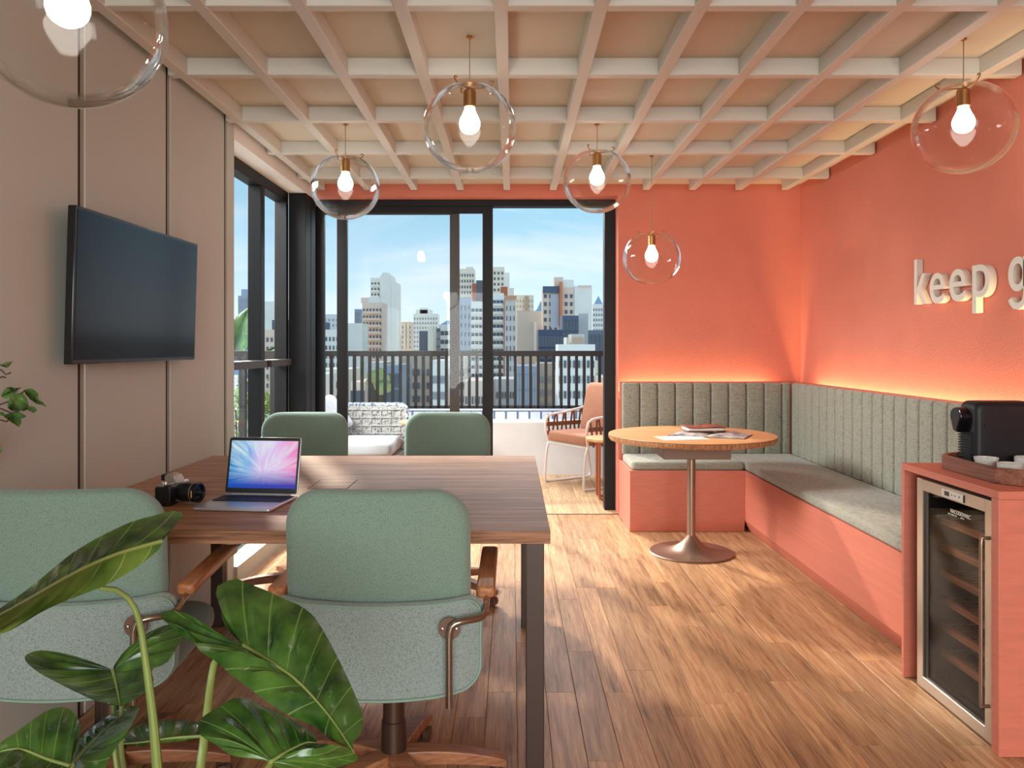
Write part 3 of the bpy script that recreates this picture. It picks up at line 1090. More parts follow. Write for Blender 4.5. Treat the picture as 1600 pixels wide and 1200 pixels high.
# ------------------------------------------------------------------ office chairs
def make_chair():
    t = thing('office_chair', '', 'chair', (0, 0, 0), None)
    # upper back cushion, gently wrapped
    def up(u, v, w):
        return (u, -0.285 - w + 0.45 * u * u - 0.10 * v, 0.782 + v)
    MB().slab(dense(rrect(0.475, 0.31, [0.095, 0.095, 0.03, 0.03], 8), 0.05), 0.062, 0.026, up, bulge=0.008).build('backrest', 'sage_felt', t)
    # lower shell that wraps around the seat
    def lo(u, v, w):
        wrap = max(0.0, abs(u) - 0.16)
        top = 0.012 * (1 - (u / 0.24) ** 2) if v > 0 else 0
        low = -0.025 * (1 - (u / 0.25) ** 2) if v < 0 else 0
        s = 0.93 if True else 1
        return (u * (1 - 0.30 * wrap), -0.318 - w + 0.25 * u * u + 2.6 * wrap * wrap, 0.548 + v - top * (v / 0.12 if v > 0 else 0) + low * (-v / 0.12 if v < 0 else 0))
    ol = dense(rrect(0.56, 0.235, [0.05, 0.05, 0.05, 0.05], 6), 0.035)
    sh = MB().slab(ol, 0.03, 0.011, lo, rings=4).build('back_shell', 'sage_tweed', t)
    pts = [lo(u * 0.975, v * 0.95, 0.0165) for u, v in ol]
    MB().tube(pts + pts[:1], 0.0042, 6, cap=False).build('piping', 'piping', sh)
    # seat
    def se(u, v, w):
        return (u, v, 0.452 + w - 0.10 * max(0, v - 0.15) ** 1.5 * 4)
    MB().slab(dense(rrect(0.49, 0.50, 0.11, 7), 0.06), 0.085, 0.034, se, bulge=0.012).build('seat', 'sage_felt', t)
    box(-0.10, 0.10, -0.13, 0.13, 0.385, 0.415).build('seat_plate', 'bronze', t, bevel=0.004)
    for s in (-1, 1):
        def ar(u, v, w, s=s):
            return (s * 0.275 + u, 0.0 + v, 0.655 + w - 1.1 * max(0, abs(v + 0.02) - 0.16) ** 2)
        a = MB().slab(dense(rrect(0.05, 0.46, 0.012, 3), 0.06), 0.03, 0.008, ar, rings=1).build('armrest', 'arm_wood', t)
        pth = crom([(s * 0.275, -0.10, 0.640), (s * 0.277, -0.20, 0.638), (s * 0.278, -0.268, 0.634), (s * 0.277, -0.300, 0.624), (s * 0.262, -0.322, 0.618), (s * 0.225, -0.345, 0.618), (s * 0.200, -0.352, 0.612), (s * 0.190, -0.352, 0.592), (s * 0.189, -0.352, 0.52), (s * 0.189, -0.350, 0.405)], 34)
        MB().tube(pth, 0.0088, 10).build('arm_tube', 'steel_tube', t)
        pl = MB().lathe([(0.0001, -0.0045), (0.028, -0.0045), (0.028, 0.0), (0.0001, 0.0)], (s * 0.189, -0.3375, 0.598), 'Y', 20).build('arm_plate', 'caster_brown', t)
        for q in (-1, 1):
            MB().lathe([(0.0001, -0.007), (0.0042, -0.006), (0.005, 0.0), (0.0001, 0.0)], (s * 0.189 + q * 0.0175, -0.3405, 0.598), 'Y', 10).build('bolt', 'steel_tube', pl)
    # telescopic column
    MB().lathe([(0.001, 0.386), (0.026, 0.386), (0.0275, 0.300), (0.030, 0.298), (0.032, 0.215), (0.035, 0.213), (0.038, 0.085), (0.001, 0.085)], n=24).build('column', 'bronze', t)
    for k in range(5):
        a = R(8 + 72 * k)
        c, s_ = math.cos(a), math.sin(a)
        def bar(u, v, w):
            r_ = 0.03 + u
            return (c * r_ - s_ * v * (1.15 - 0.9 * u), s_ * r_ + c * v * (1.15 - 0.9 * u), w)
        b = MB()
        nseg = 6
        vs = []
        for i in range(nseg + 1):
            u = 0.30 * i / nseg
            zt = 0.128 - 0.045 * (i / nseg) ** 2
            zb = 0.086 - 0.028 * (i / nseg) ** 2
            for v, z in ((-0.026, zb), (0.026, zb), (0.026, zt), (-0.026, zt)):
                vs.append(bar(u, v, z))
        fs = [(3, 2, 1, 0), tuple(nseg * 4 + q for q in range(4))]
        for i in range(nseg):
            for q in range(4):
                fs.append((i * 4 + q, i * 4 + (q + 1) % 4, (i + 1) * 4 + (q + 1) % 4, (i + 1) * 4 + q))
        b.add(vs, fs).build('base_arm', 'foot_wood', t, bevel=0.004)
        cx, cy = c * 0.305, s_ * 0.305
        w = MB()
        for q in (-1, 1):
            ax = Vector((-s_, c, 0))
            cc = Vector((cx, cy, 0.0265)) + ax * 0.013 * q
            ring = []
            nn = 14
            for h in (-0.009, 0.009):
                for i in range(nn):
                    g = 2 * PI * i / nn
                    ring.append(cc + ax * h + Vector((c, s_, 0)) * 0.0255 * math.cos(g) + Vector((0, 0, 1)) * 0.0255 * math.sin(g))
            w.add(ring, [tuple(range(nn))[::-1], tuple(range(nn, 2 * nn))] + [(i, (i + 1) % nn, (i + 1) % nn + nn, i + nn) for i in range(nn)])
        w.tube([(cx, cy, 0.03), (cx, cy, 0.062)], 0.008, 8)
        w.build('caster', 'caster_brown', t)
    return t
ch = make_chair()
ch.location = (-0.345, 2.325, 0)
ch['label'] = 'sage green office chair at the near table edge, back to us, in the photo centre'
ch['group'] = 'office chairs around the meeting table'
G = 'office chairs around the meeting table'
dup(ch, (-1.165, 2.325, 0), R(5), 'sage green office chair at the near left corner of the table behind the big leaves', G)
dup(ch, (-1.135, 4.14, 0), R(180 + 2), 'sage green office chair across the table behind the laptop', G)
dup(ch, (-0.365, 4.14, 0), R(180 - 2), 'sage green office chair across the table, nearest the open door', G)

# ------------------------------------------------------------------ laptop
lt = thing('laptop', 'open silver laptop showing a blue and pink picture on the meeting table', 'laptop', (-0.93, 2.78, TZ))
lc = Vector((-0.925, 2.78, TZ))
ang = R(-6)
ux, uy = Vector((math.cos(ang), math.sin(ang), 0)), Vector((-math.sin(ang), math.cos(ang), 0))
uz = Vector((0, 0, 1))
def LP(u, v, w):
    return lc + ux * u + uy * v + uz * w
MB().slab(rrect(0.275, 0.250, 0.012, 5), 0.010, 0.003, lambda u, v, w: LP(u, v, 0.0065 + w), rings=1).build('base', 'laptop_silver', lt)
box_k = MB()
box_k.obox(LP(0, 0.045, 0.0118), ux, uy, uz, 0.125, 0.052, 0.0008)
kb = box_k.build('keyboard', 'key_black', lt)
keys = MB()
for r_ in range(5):
    nk = 13
    for k in range(nk):
        keys.obox(LP(-0.119 + k * 0.01985, 0.045 + (r_ - 2) * 0.0200, 0.0134), ux, uy, uz, 0.0086, 0.0084, 0.0009)
stuff(keys.build('keys', 'key_black', kb))
MB().obox(LP(0, -0.068, 0.0117), ux, uy, uz, 0.05, 0.036, 0.0005).build('trackpad', 'laptop_silver', lt, bevel=0.0003)
tl = R(12)
vz = uz * math.cos(tl) + uy * math.sin(tl)
vn = -uy * math.cos(tl) + uz * math.sin(tl)
hc = LP(0, 0.118, 0.0155)
def LS(u, v, w):
    return hc + ux * u + vz * v + vn * w
lid = MB().slab(rrect(0.275, 0.205, 0.010, 5), 0.006, 0.0024, lambda u, v, w: LS(u, v + 0.1025, w), rings=1).build('lid', 'laptop_silver', lt)
MB().slab(rrect(0.271, 0.201, 0.009, 5), 0.001, 0.0003, lambda u, v, w: LS(u, v + 0.1025, 0.0034 + w), rings=1).build('bezel', 'key_black', lid)
scr = MB()
sv = [LS(-0.127, 0.020, 0.0044), LS(0.127, 0.020, 0.0044), LS(0.127, 0.192, 0.0044), LS(-0.127, 0.192, 0.0044)]
scr.add(sv, [(0, 1, 2, 3)])
scr.uv = [(0, 0), (1, 0), (1, 1), (0, 1)]
scr.build('display', 'laptop_picture', lid, smooth=False)
MB().tube([LS(-0.11, -0.002, -0.001), LS(0.11, -0.002, -0.001)], 0.0042, 10).build('hinge', 'laptop_silver', lt)

# ------------------------------------------------------------------ camera on the table
cm = thing('photo_camera', 'black and silver photo camera lying left of the laptop on the table', 'camera', (-1.19, 2.83, TZ))
cc = Vector((-1.197, 2.80, TZ))
a = R(-14)                    # the lens points right and a little towards us
cf = Vector((math.cos(a), math.sin(a), 0)); cs = Vector((-math.sin(a), math.cos(a), 0))
def CP(u, v, w):              # u along the lens, v along the body, w up
    return cc + cf * u + cs * v + uz * w
bo = [(-0.026, 0), (0.02, 0), (0.02, 0.06), (0.016, 0.066), (-0.020, 0.066), (-0.026, 0.06)]
MB().prism(bo, lambda u, v, w: CP(u, w, v + 0.001), -0.055, 0.075).build('body', 'lens_black', cm, bevel=0.003)
MB().slab(rrect(0.05, 0.075, 0.016, 4), 0.05, 0.006, lambda u, v, w: CP(u * 0.6 + 0.022, -0.040 + w * 0.7, 0.037 + v * 0.95)).build('grip', 'lens_black', cm)
MB().prism([(-0.025, 0.064), (0.019, 0.064), (0.015, 0.074), (-0.021, 0.074)], lambda u, v, w: CP(u, w, v + 0.001), -0.053, 0.073).build('top_plate', 'camera_silver', cm, bevel=0.002)
MB().prism([(-0.020, 0.072), (0.030, 0.072), (0.020, 0.100), (-0.006, 0.106), (-0.020, 0.098)], lambda u, v, w: CP(u, w, v), -0.012, 0.032).build('viewfinder_hump', 'camera_silver', cm, bevel=0.003)
MB().obox(CP(-0.028, 0.010, 0.088), cf, cs, uz, 0.010, 0.018, 0.013).build('eyecup', 'lens_black', cm, bevel=0.004)
for q, (u, v, r_) in enumerate(((-0.004, -0.036, 0.010), (-0.002, 0.052, 0.011), (0.012, -0.046, 0.006))):
    MB().lathe([(0.0001, 0), (r_, 0), (r_, 0.009), (r_ * 0.8, 0.011), (0.0001, 0.011)], CP(u, v, 0.074), 'Z', 16).build('dial', 'camera_silver', cm)
def lens_part(prof, name, mt):
    mb = MB()
    n_ = 28
    vs = []
    for r_, h in prof:
        for i in range(n_):
            g = 2 * PI * i / n_
            vs.append(CP(h, 0.010 + r_ * math.cos(g), 0.040 + r_ * math.sin(g)))
    fs = []
    for j in range(len(prof) - 1):
        for i in range(n_):
            fs.append((j * n_ + i, j * n_ + (i + 1) % n_, (j + 1) * n_ + (i + 1) % n_, (j + 1) * n_ + i))
    return mb.add(vs, fs).build(name, mt, cm)
lens_part([(0.001, 0.018), (0.034, 0.018), (0.034, 0.028), (0.001, 0.028)], 'mount_ring', 'camera_silver')
lens_part([(0.001, 0.028), (0.030, 0.028), (0.032, 0.05), (0.0325, 0.05), (0.0325, 0.082), (0.0335, 0.083), (0.0335, 0.084), (0.001, 0.084)], 'lens_barrel', 'lens_black')
lens_part([(0.001, 0.084), (0.0345, 0.084), (0.0345, 0.0865), (0.001, 0.0865)], 'silver_ring', 'camera_silver')
lens_part([(0.001, 0.0865), (0.0335, 0.0865), (0.0345, 0.105), (0.030, 0.106), (0.028, 0.098), (0.001, 0.098)], 'lens_hood', 'lens_black')
lens_part([(0.001, 0.100), (0.027, 0.0985), (0.001, 0.0984)], 'front_element', 'lens_glass')
MB().obox(CP(0.097, -0.0245, 0.040), cf, cs, uz, 0.002, 0.0004, 0.012).build('gold_mark', 'gold_print', cm)

# ------------------------------------------------------------------ round table and what lies on it
RX, RY, RZ = 1.132, 5.03, 0.75
rt = thing('round_table', 'round oak pedestal table with a pale trumpet base in the bench corner', 'table', (RX, RY, 0))
MB().lathe([(0.001, RZ - 0.006), (0.516, RZ - 0.006), (0.519, RZ - 0.003), (0.518, RZ), (0.001, RZ)], (RX, RY, 0), n=72).build('tabletop', 'round_oak', rt)
rim = [(0.001, RZ - 0.036), (0.510, RZ - 0.036)]
mb = MB()
n_ = 96
vs, fs = [], []
rr = random.Random(4)
for j, (r_, z) in enumerate([(0.50, RZ - 0.037), (0.512, RZ - 0.036), (0.519, RZ - 0.022), (0.520, RZ - 0.007), (0.505, RZ - 0.0062)]):
    for i in range(n_):
        a = 2 * PI * i / n_
        q = r_ + (rr.uniform(-0.003, 0.0015) if 0 < j < 3 else 0)
        vs.append((RX + q * math.cos(a), RY + q * math.sin(a), z))
for j in range(4):
    for i in range(n_):
        fs.append((j * n_ + i, j * n_ + (i + 1) % n_, (j + 1) * n_ + (i + 1) % n_, (j + 1) * n_ + i))
fs += [tuple(range(n_))[::-1], tuple(range(4 * n_, 5 * n_))]
mb.add(vs, fs).build('bark_edge', 'round_rim', rt)
box(RX - 0.205, RX + 0.205, RY - 0.17, RY + 0.17, 0.612, RZ - 0.0375).build('mounting_box', 'mount_bronze', rt, bevel=0.004)
MB().lathe([(0.026, 0.612), (0.026, 0.11)], (RX, RY, 0), n=28).build('pole', 'champagne_steel', rt)
prof = [(0.0001, 0.001), (0.262, 0.001), (0.264, 0.007), (0.258, 0.012)]
for i in range(1, 13):
    q = i / 12
    prof.append((0.258 - (0.258 - 0.026) * q, 0.012 + 0.100 * q ** 3.2))
prof += [(0.026, 0.125), (0.0001, 0.125)]
MB().lathe(prof, (RX, RY, 0), n=56).build('trumpet_base', 'champagne_steel', rt)

def flat_stack(name, label, cat, loc, rz, mt, w, d, h, z0, curl=0.0):
    t = thing(name, label, cat, loc)
    return t
# white sheet of paper
def quad_on(cx, cy, w, d, rz):
    c, s = math.cos(rz), math.sin(rz)
    return lambda u, v: (cx + c * u * w - s * v * d, cy + s * u * w + c * v * d)
q = quad_on(1.02, 4.80, 0.28, 0.20, R(10))
tag(MB().prism([(-0.5, -0.5), (0.5, -0.5), (0.5, 0.5), (-0.5, 0.5)], lambda u, v, w: (*q(u, v), RZ + w), 0.0006, 0.0022).build('paper_sheet', 'paper'),
    'white sheet of paper lying loose on the round oak table', 'paper')
# open magazine, two page blocks sagging from the spine
mg = thing('magazine', 'open magazine with grey printed pages under the brown notebook', 'magazine', (1.24, 4.96, RZ))
ca, sa = math.cos(R(-26)), math.sin(R(-26))
def MG(u, v, w):
    return (1.235 + ca * u - sa * v, 4.955 + sa * u + ca * v, RZ + w)
for s, mt in ((-1, 'newsprint'), (1, 'newsprint')):
    mb = MB(); vs = []; fs = []
    k = 12
    for i in range(k + 1):
        u = s * 0.225 * i / k
        hh = 0.004 + 0.014 * math.sin(min(1, i / k * 1.15) * PI) ** 0.8 * (1 if i < k else 0) + 0.001
        for v, w in ((-0.13, 0.0022), (0.13, 0.0022), (0.13, hh), (-0.13, hh)):
            vs.append(MG(u, v, w))
    for i in range(k):
        for qd in range(4):
            fs.append((i * 4 + qd, i * 4 + (qd + 1) % 4, (i + 1) * 4 + (qd + 1) % 4, (i + 1) * 4 + qd))
    fs += [(3, 2, 1, 0), tuple(k * 4 + z for z in range(4))]
    mb.add(vs, fs).build('page_block', mt, mg)
MB().prism([(-0.235, -0.135), (0.235, -0.135), (0.235, 0.135), (-0.235, 0.135)], lambda u, v, w: MG(u, v, w), 0.0004, 0.0020).build('cover', 'dark_cover', mg)
# brown leather notebook
nb = thing('leather_notebook', 'brown leather notebook tied with a cord on top of the magazine', 'notebook', (1.20, 5.02, RZ + 0.02))
def NB(u, v, w):
    c, s = math.cos(R(4)), math.sin(R(4))
    return (1.21 + c * u - s * v, 5.05 + s * u + c * v, RZ + 0.0205 + w)
MB().slab(rrect(0.235, 0.155, 0.012, 3), 0.016, 0.003, lambda u, v, w: NB(u, v, 0.013 + w), rings=1).build('pages', 'paper', nb)
MB().slab(rrect(0.25, 0.17, 0.016, 4), 0.005, 0.002, lambda u, v, w: NB(u, v, 0.0025 + w), rings=1).build('back_cover', 'leather', nb)
MB().slab(dense(rrect(0.25, 0.17, 0.016, 4), 0.03), 0.006, 0.002, lambda u, v, w: NB(u, v, 0.025 + w + 0.004 * math.sin(u * 30)), rings=2).build('front_cover', 'leather', nb)
MB().tube(crom([NB(-0.02, -0.09, 0.02), NB(-0.018, -0.05, 0.034), NB(-0.03, 0.0, 0.033), NB(0.01, 0.03, 0.036), NB(-0.02, 0.06, 0.033), NB(-0.02, 0.09, 0.02)], 20), 0.002, 6).build('cord', 'strap_tan', nb)

# ------------------------------------------------------------------ bar cabinet with wine cooler
KX0, KX1, KY0, KY1, KZ = 1.540, 2.2365, 2.520, 3.150, 0.842
kb = thing('bar_cabinet', 'coral open-front cabinet housing the wine cooler by the right wall', 'cabinet', (1.9, 2.8, 0))
box(KX0, KX1, KY0, KY1, KZ - 0.026, KZ).build('top_panel', 'coral_wood', kb, bevel=0.002)
box(KX0, KX1, KY0, KY0 + 0.04, 0.001, KZ - 0.0265).build('side_panel', 'coral_wood', kb, bevel=0.002)
box(KX0, KX1, KY1 - 0.02, KY1, 0.001, KZ - 0.0265).build('side_panel', 'coral_wood', kb, bevel=0.002)
box(KX1 - 0.018, KX1, KY0 + 0.041, KY1 - 0.021, 0.001, KZ - 0.0265).build('back_panel', 'coral_wood', kb)

FX, FY0, FY1, FZ0, FZ1 = 1.552, 2.572, 3.052, 0.012, 0.800
fr = thing('wine_cooler', 'steel framed glass door wine cooler inside the coral cabinet', 'cooler', (1.85, 2.81, 0))
mb = MB()
mb.box(FX + 0.045, 2.16, FY0, FY0 + 0.02, FZ0 + 0.01, FZ1)
mb.box(FX + 0.045, 2.16, FY1 - 0.02, FY1, FZ0 + 0.01, FZ1)
mb.box(FX + 0.045, 2.16, FY0 + 0.02, FY1 - 0.02, FZ1 - 0.02, FZ1)
mb.box(FX + 0.045, 2.16, FY0 + 0.02, FY1 - 0.02, FZ0 + 0.01, 0.07)
mb.box(2.14, 2.16, FY0 + 0.02, FY1 - 0.02, 0.07, FZ1 - 0.02)
mb.build('body', 'fridge_dark', fr)
for yy in (FY0 + 0.05, FY1 - 0.05):
    MB().lathe([(0.0001, 0.001), (0.018, 0.001), (0.018, 0.022), (0.0001, 0.022)], (1.68, yy, 0), n=12).build('foot', 'fridge_dark', fr)
    MB().lathe([(0.0001, 0.001), (0.018, 0.001), (0.018, 0.022), (0.0001, 0.022)], (2.10, yy, 0), n=12).build('foot', 'fridge_dark', fr)
door = MB()
door.prism([(FY0, FZ0), (FY1, FZ0), (FY1, FZ1), (FY0, FZ1)], lambda u, v, w: (w, u, v), FX, FX + 0.042)
# door frame as four bars
dr = MB()
dr.box(FX, FX + 0.042, FY0, FY0 + 0.042, FZ0, FZ1)
dr.box(FX, FX + 0.042, FY1 - 0.042, FY1, FZ0, FZ1)
dr.box(FX, FX + 0.042, FY0 + 0.042, FY1 - 0.042, FZ1 - 0.042, FZ1)
dr.box(FX, FX + 0.042, FY0 + 0.042, FY1 - 0.042, FZ0, FZ0 + 0.042)
dro = dr.build('door_frame', 'fridge_steel', fr, bevel=0.0008, bseg=1)
gk = MB()
gk.box(FX + 0.006, FX + 0.040, FY0 + 0.042, FY0 + 0.050, FZ0 + 0.042, FZ1 - 0.042)
gk.box(FX + 0.006, FX + 0.040, FY1 - 0.072, FY1 - 0.042, FZ0 + 0.042, FZ1 - 0.042)
gk.box(FX + 0.006, FX + 0.040, FY0 + 0.05, FY1 - 0.072, FZ0 + 0.042, FZ0 + 0.052)
gk.build('door_gasket', 'fridge_dark', dro)
box(FX + 0.008, FX + 0.013, FY0 + 0.050, FY1 - 0.072, FZ0 + 0.052, FZ1 - 0.042).build('door_glass', 'fridge_glass', dro)
MB().tube(crom([(FX - 0.001, FY0 + 0.022, 0.677), (FX - 0.022, FY0 + 0.022, 0.677), (FX - 0.024, FY0 + 0.022, 0.662), (FX - 0.024, FY0 + 0.022, 0.40), (FX - 0.024, FY0 + 0.022, 0.145), (FX - 0.022, FY0 + 0.022, 0.13), (FX - 0.001, FY0 + 0.022, 0.13)], 26), 0.0065, 10).build('handle', 'champagne_steel', fr)
# control panel on the top bar
def yof(px, X=FX):
    return X * F / (px - 800)
cp = box(FX - 0.002, FX + 0.001, yof(1507), yof(1472), FZ1 - 0.036, FZ1 - 0.010).build('control_panel', 'ceramic', fr, bevel=0.0006, bseg=1)
box(FX - 0.0028, FX - 0.0015, yof(1484), yof(1476.5), FZ1 - 0.031, FZ1 - 0.015).build('display', 'digit_red', cp)
for px in (1488, 1493, 1499.5):
    MB().lathe([(0.0001, -0.001), (0.0042, -0.001), (0.0042, 0.0005), (0.0001, 0.0005)], (FX - 0.002, yof(px), FZ1 - 0.022), 'X', 12).build('button', 'champagne_steel', cp)
box(FX - 0.002, FX + 0.001, yof(1507.5), yof(1505.5), FZ1 - 0.036, FZ1 - 0.010).build('sensor_slot', 'fridge_dark', fr)
# small printed name on the glass (too small to read in the photograph)
def printed(word, x, ya, yb, z0, z1, parent, name):
    me = glyph_mesh(word)
    me = fit(me, lambda u, v, k: Vector((x - 0.0008 * k, ya + (yb - ya) * u, z0 + (z1 - z0) * v)) - ORG[parent], 0, 0)
    me.materials.clear(); me.materials.append(M['letter_white'])
    ob = bpy.data.objects.new(name, me); COL.objects.link(ob); ob.parent = parent
printed('NACODOVAEC', FX + 0.0075, yof(1482), yof(1513), 0.712, 0.726, fr, 'printed_name')
printed('acera . an', FX + 0.0075, yof(1478), yof(1503), 0.703, 0.708, fr, 'printed_name')
# slatted shelves with wire front
for k, z in enumerate((0.655, 0.555, 0.455, 0.355, 0.255, 0.155)):
    sh = box(FX + 0.075, FX + 0.093, FY0 + 0.024, FY1 - 0.024, z - 0.026, z).build('shelf', 'shelf_wood', fr, bevel=0.001, bseg=1)
    w = MB()
    for j in range(15):
        yy = FY0 + 0.036 + j * (FY1 - FY0 - 0.072) / 14
        w.tube([(FX + 0.093, yy, z - 0.006), (2.12, yy, z - 0.006)], 0.0022, 5)
    stuff(w.build('shelf_wire', 'wire_steel', sh))
    mb = MB()
    for xx in (1.66, 1.73, 1.80, 1.87, 1.94, 2.01, 2.07):
        mb.box(xx, xx + 0.052, FY0 + 0.024, FY1 - 0.024, z - 0.020, z - 0.009)
    mb.build('cross_slat', 'shelf_wood', sh)

# ------------------------------------------------------------------ tray, coffee machine, cups
tr = thing('wooden_tray', 'dark brown wooden tray with cut corners on the coral cabinet', 'tray', (1.86, 2.83, KZ))
oc = [(1.615, 2.665), (1.680, 2.600), (2.06, 2.600), (2.125, 2.665), (2.125, 2.995), (2.06, 3.060), (1.680, 3.060), (1.615, 2.995)]
cxt, cyt = 1.87, 2.83
ins = [(cxt + (x - cxt) * (1 - 0.012 / 0.255), cyt + (y - cyt) * (1 - 0.012 / 0.23)) for x, y in oc]
MB().prism(ins, lambda u, v, w: (u, v, KZ + w), 0.001, 0.010).build('tray_floor', 'tray_wood', tr)
mb = MB()
k = len(oc)
vs = [(x, y, KZ + 0.001) for x, y in oc] + [(x, y, KZ + 0.054) for x, y in oc] + [(x, y, KZ + 0.054) for x, y in ins] + [(x, y, KZ + 0.001) for x, y in ins]
fs = []
for j in range(4):
    for i in range(k):
        fs.append((j * k + i, j * k + (i + 1) % k, ((j + 1) % 4) * k + (i + 1) % k, ((j + 1) % 4) * k + i))
mb.add(vs, fs).build('tray_wall', 'tray_wood', tr, bevel=0.0015, bseg=1)
TF = KZ + 0.0105
cmk = thing('coffee_machine', 'black capsule coffee machine with rounded top on the tray', 'coffee machine', (1.84, 2.98, TF))
MX0, MX1, MY0, MY1 = 1.703, 1.990, 2.925, 3.040
mzb, mzt = TF + 0.001, 1.098
mid = ((MX0 + MX1) / 2, (mzb + mzt) / 2)
MB().slab(dense(rrect(MX1 - MX0, mzt - mzb, [0.085, 0.03, 0.006, 0.006], 10), 0.04), MY1 - MY0, 0.022,
          lambda u, v, w: (mid[0] + u, (MY0 + MY1) / 2 - w, mid[1] + v), rings=2, seg=6).build('body', 'coffee_black', cmk)
MB().lathe([(0.0001, -0.001), (0.0035, -0.001), (0.0035, 0.002), (0.0001, 0.002)], (MX0 + 0.032, MY0 - 0.0005, 1.010), 'Y', 10).build('port', 'coffee_gloss', cmk)
def tear(r, zl, n=22):
    pts = []
    for i in range(n + 1):
        a = R(-35) + R(250) * i / n
        pts.append((r * math.cos(a), r * math.sin(a)))
    pts += [(-0.010, -zl), (0.010, -zl)]
    return pts
td = tear(0.034, 0.060)
hy = (MY0 + MY1) / 2 + 0.012
MB().prism(td, lambda u, v, w: (w, hy + u, 1.040 + v), 1.668, MX0 + 0.02).build('brew_head', 'coffee_gloss', cmk, bevel=0.003)
MB().prism([(u * 0.9, v * 0.9) for u, v in td], lambda u, v, w: (w, hy + u, 1.040 + v), 1.664, 1.669).build('lever_face', 'coffee_black', cmk, bevel=0.001)
for j in range(11):
    z = 0.878 + j * 0.0098
    box(MX0 - 0.008, MX0 + 0.012, MY0 + 0.018, MY1 - 0.012, z, z + 0.0055).build('front_rib', 'coffee_black', cmk, bevel=0.001, bseg=1)
box(MX0 - 0.066, MX0 + 0.01, MY0 + 0.012, MY1 - 0.008, TF + 0.001, TF + 0.020).build('drip_tray', 'coffee_gloss', cmk, bevel=0.003)
mb = MB()
for j in range(7):
    mb.box(MX0 - 0.062, MX0 - 0.004, MY0 + 0.018 + j * 0.0125, MY0 + 0.022 + j * 0.0125, TF + 0.020, TF + 0.0225)
mb.build('drip_grate', 'wire_steel', cmk)
def cup(x, y, r, h, label, flare):
    prof = [(0.0001, 0.0), (r * 0.52, 0.0), (r * 0.58, 0.004), (r * (0.86 if flare else 0.93), h * 0.55), (r, h), (r - 0.004, h), (r * (0.82 if flare else 0.88), h * 0.55), (r * 0.5, 0.007), (0.0001, 0.006)]
    if not flare:
        prof = [(0.0001, 0.0), (r * 0.80, 0.0), (r * 0.88, 0.004), (r * 0.97, h * 0.55), (r, h), (r - 0.004, h), (r * 0.92, h * 0.55), (r * 0.8, 0.007), (0.0001, 0.006)]
    o = MB().lathe(prof, (x, y, TF), n=32).build('cup', 'ceramic')
    tag(o, label, 'cup', 'coffee cups on the tray')
cup(1.700, 2.855, 0.040, 0.052, 'small white flared cup nearest the coffee machine front', True)
cup(1.722, 2.752, 0.041, 0.046, 'low straight-sided white cup at the front edge of the tray', False)
cup(1.850, 2.862, 0.040, 0.052, 'white cup at the back right of the tray beside the machine body', False)

# ------------------------------------------------------------------ pendants
def pendant(px, pz, py, scale, label, rot, cy_px=None):
    t = thing('globe_pendant', label, 'pendant lamp', (px, py, ZC), 'clear glass globe pendants')
    Rg = 0.193 * scale
    zc = pz
    q = 0.95
    th0 = math.asin(0.50)
    prof_o, prof_i = [], []
    n_ = 30
    for i in range(n_ + 1):
        a = th0 + (PI - th0) * i / n_
        prof_o.append((max(1e-5, Rg * math.sin(a)), Rg * q * math.cos(a)))
    for i in range(n_ + 1):
        a = th0 + (PI - th0) * i / n_
        th_ = 0.0035 + 0.004 * (1 - math.cos(a)) / 2
        prof_i.append((max(1e-5, (Rg - th_) * math.sin(a)), (Rg * q - th_) * math.cos(a)))
    c = Vector((px, py, zc))
    MB().lathe([prof_i[0]] + prof_o + prof_i[::-1][:-1] + [prof_i[0]], c, n=64, cap=False).build('glass_globe', 'globe_glass', t)
    ztop = zc + Rg * q * math.cos(th0)
    MB().tube([(px, py, ZC - 0.004), (px, py, ztop)], 0.0022, 6).build('cable', 'cable', t)
    MB().lathe([(0.0001, -0.001), (0.012, -0.001), (0.013, -0.006), (0.005, -0.011), (0.0001, -0.011)], (px, py, ZC), n=16).build('ceiling_canopy', 'brass', t)
    zs = ztop - 0.002
    MB().lathe([(0.0001, 0.018), (0.006, 0.014), (0.006, 0.002), (0.021, 0.0), (0.026, -0.006), (0.026, -0.070), (0.022, -0.072), (0.0001, -0.072)], (px, py, zs), n=24).build('lamp_socket', 'brass', t)
    for k in range(3):
        a = R(rot + 120 * k)
        d = Vector((math.cos(a), math.sin(a), 0))
        e = Rg * 0.5
        p = Vector((px, py, zs + 0.004))
        pts = [p, p + d * (e - 0.022) + Vector((0, 0, 0.004)), p + d * (e - 0.006) + Vector((0, 0, 0.012)), p + d * (e + 0.004) + Vector((0, 0, 0.022)), p + d * (e - 0.004) + Vector((0, 0, 0.030)), p + d * (e - 0.013) + Vector((0, 0, 0.026))]
        MB().tube(crom(pts, 18), 0.0032, 6).build('hook_arm', 'brass', t)
    zb = zs - 0.071
    pb = [(0.020, 0.0), (0.0215, -0.010), (0.028, -0.026), (0.037, -0.043), (0.0425, -0.060), (0.0425, -0.072), (0.038, -0.087), (0.029, -0.098), (0.016, -0.1055), (0.0001, -0.108)]
    MB().lathe(pb, (px, py, zb), n=28).build('bulb', 'bulb_glow', t)
    return t
pendant(-0.92, 1.985, 1.65, 1.0, 'large near globe pendant cut by the top left corner of the photo', 20)
pendant(-0.172, 2.190, 3.239, 0.985, 'globe pendant in the middle of the photo, hanging below the lattice', -5)
pendant(-0.944, 2.205, 4.514, 1.0, 'globe pendant in front of the left sliding door leaf, second from the left', 8)
pendant(0.482, 2.240, 4.514, 0.99, 'globe pendant at the top right corner of the sliding door', -8)
pendant(0.922, 1.885, 5.26, 0.985, 'lowest globe pendant on a long cable above the round table', 25)
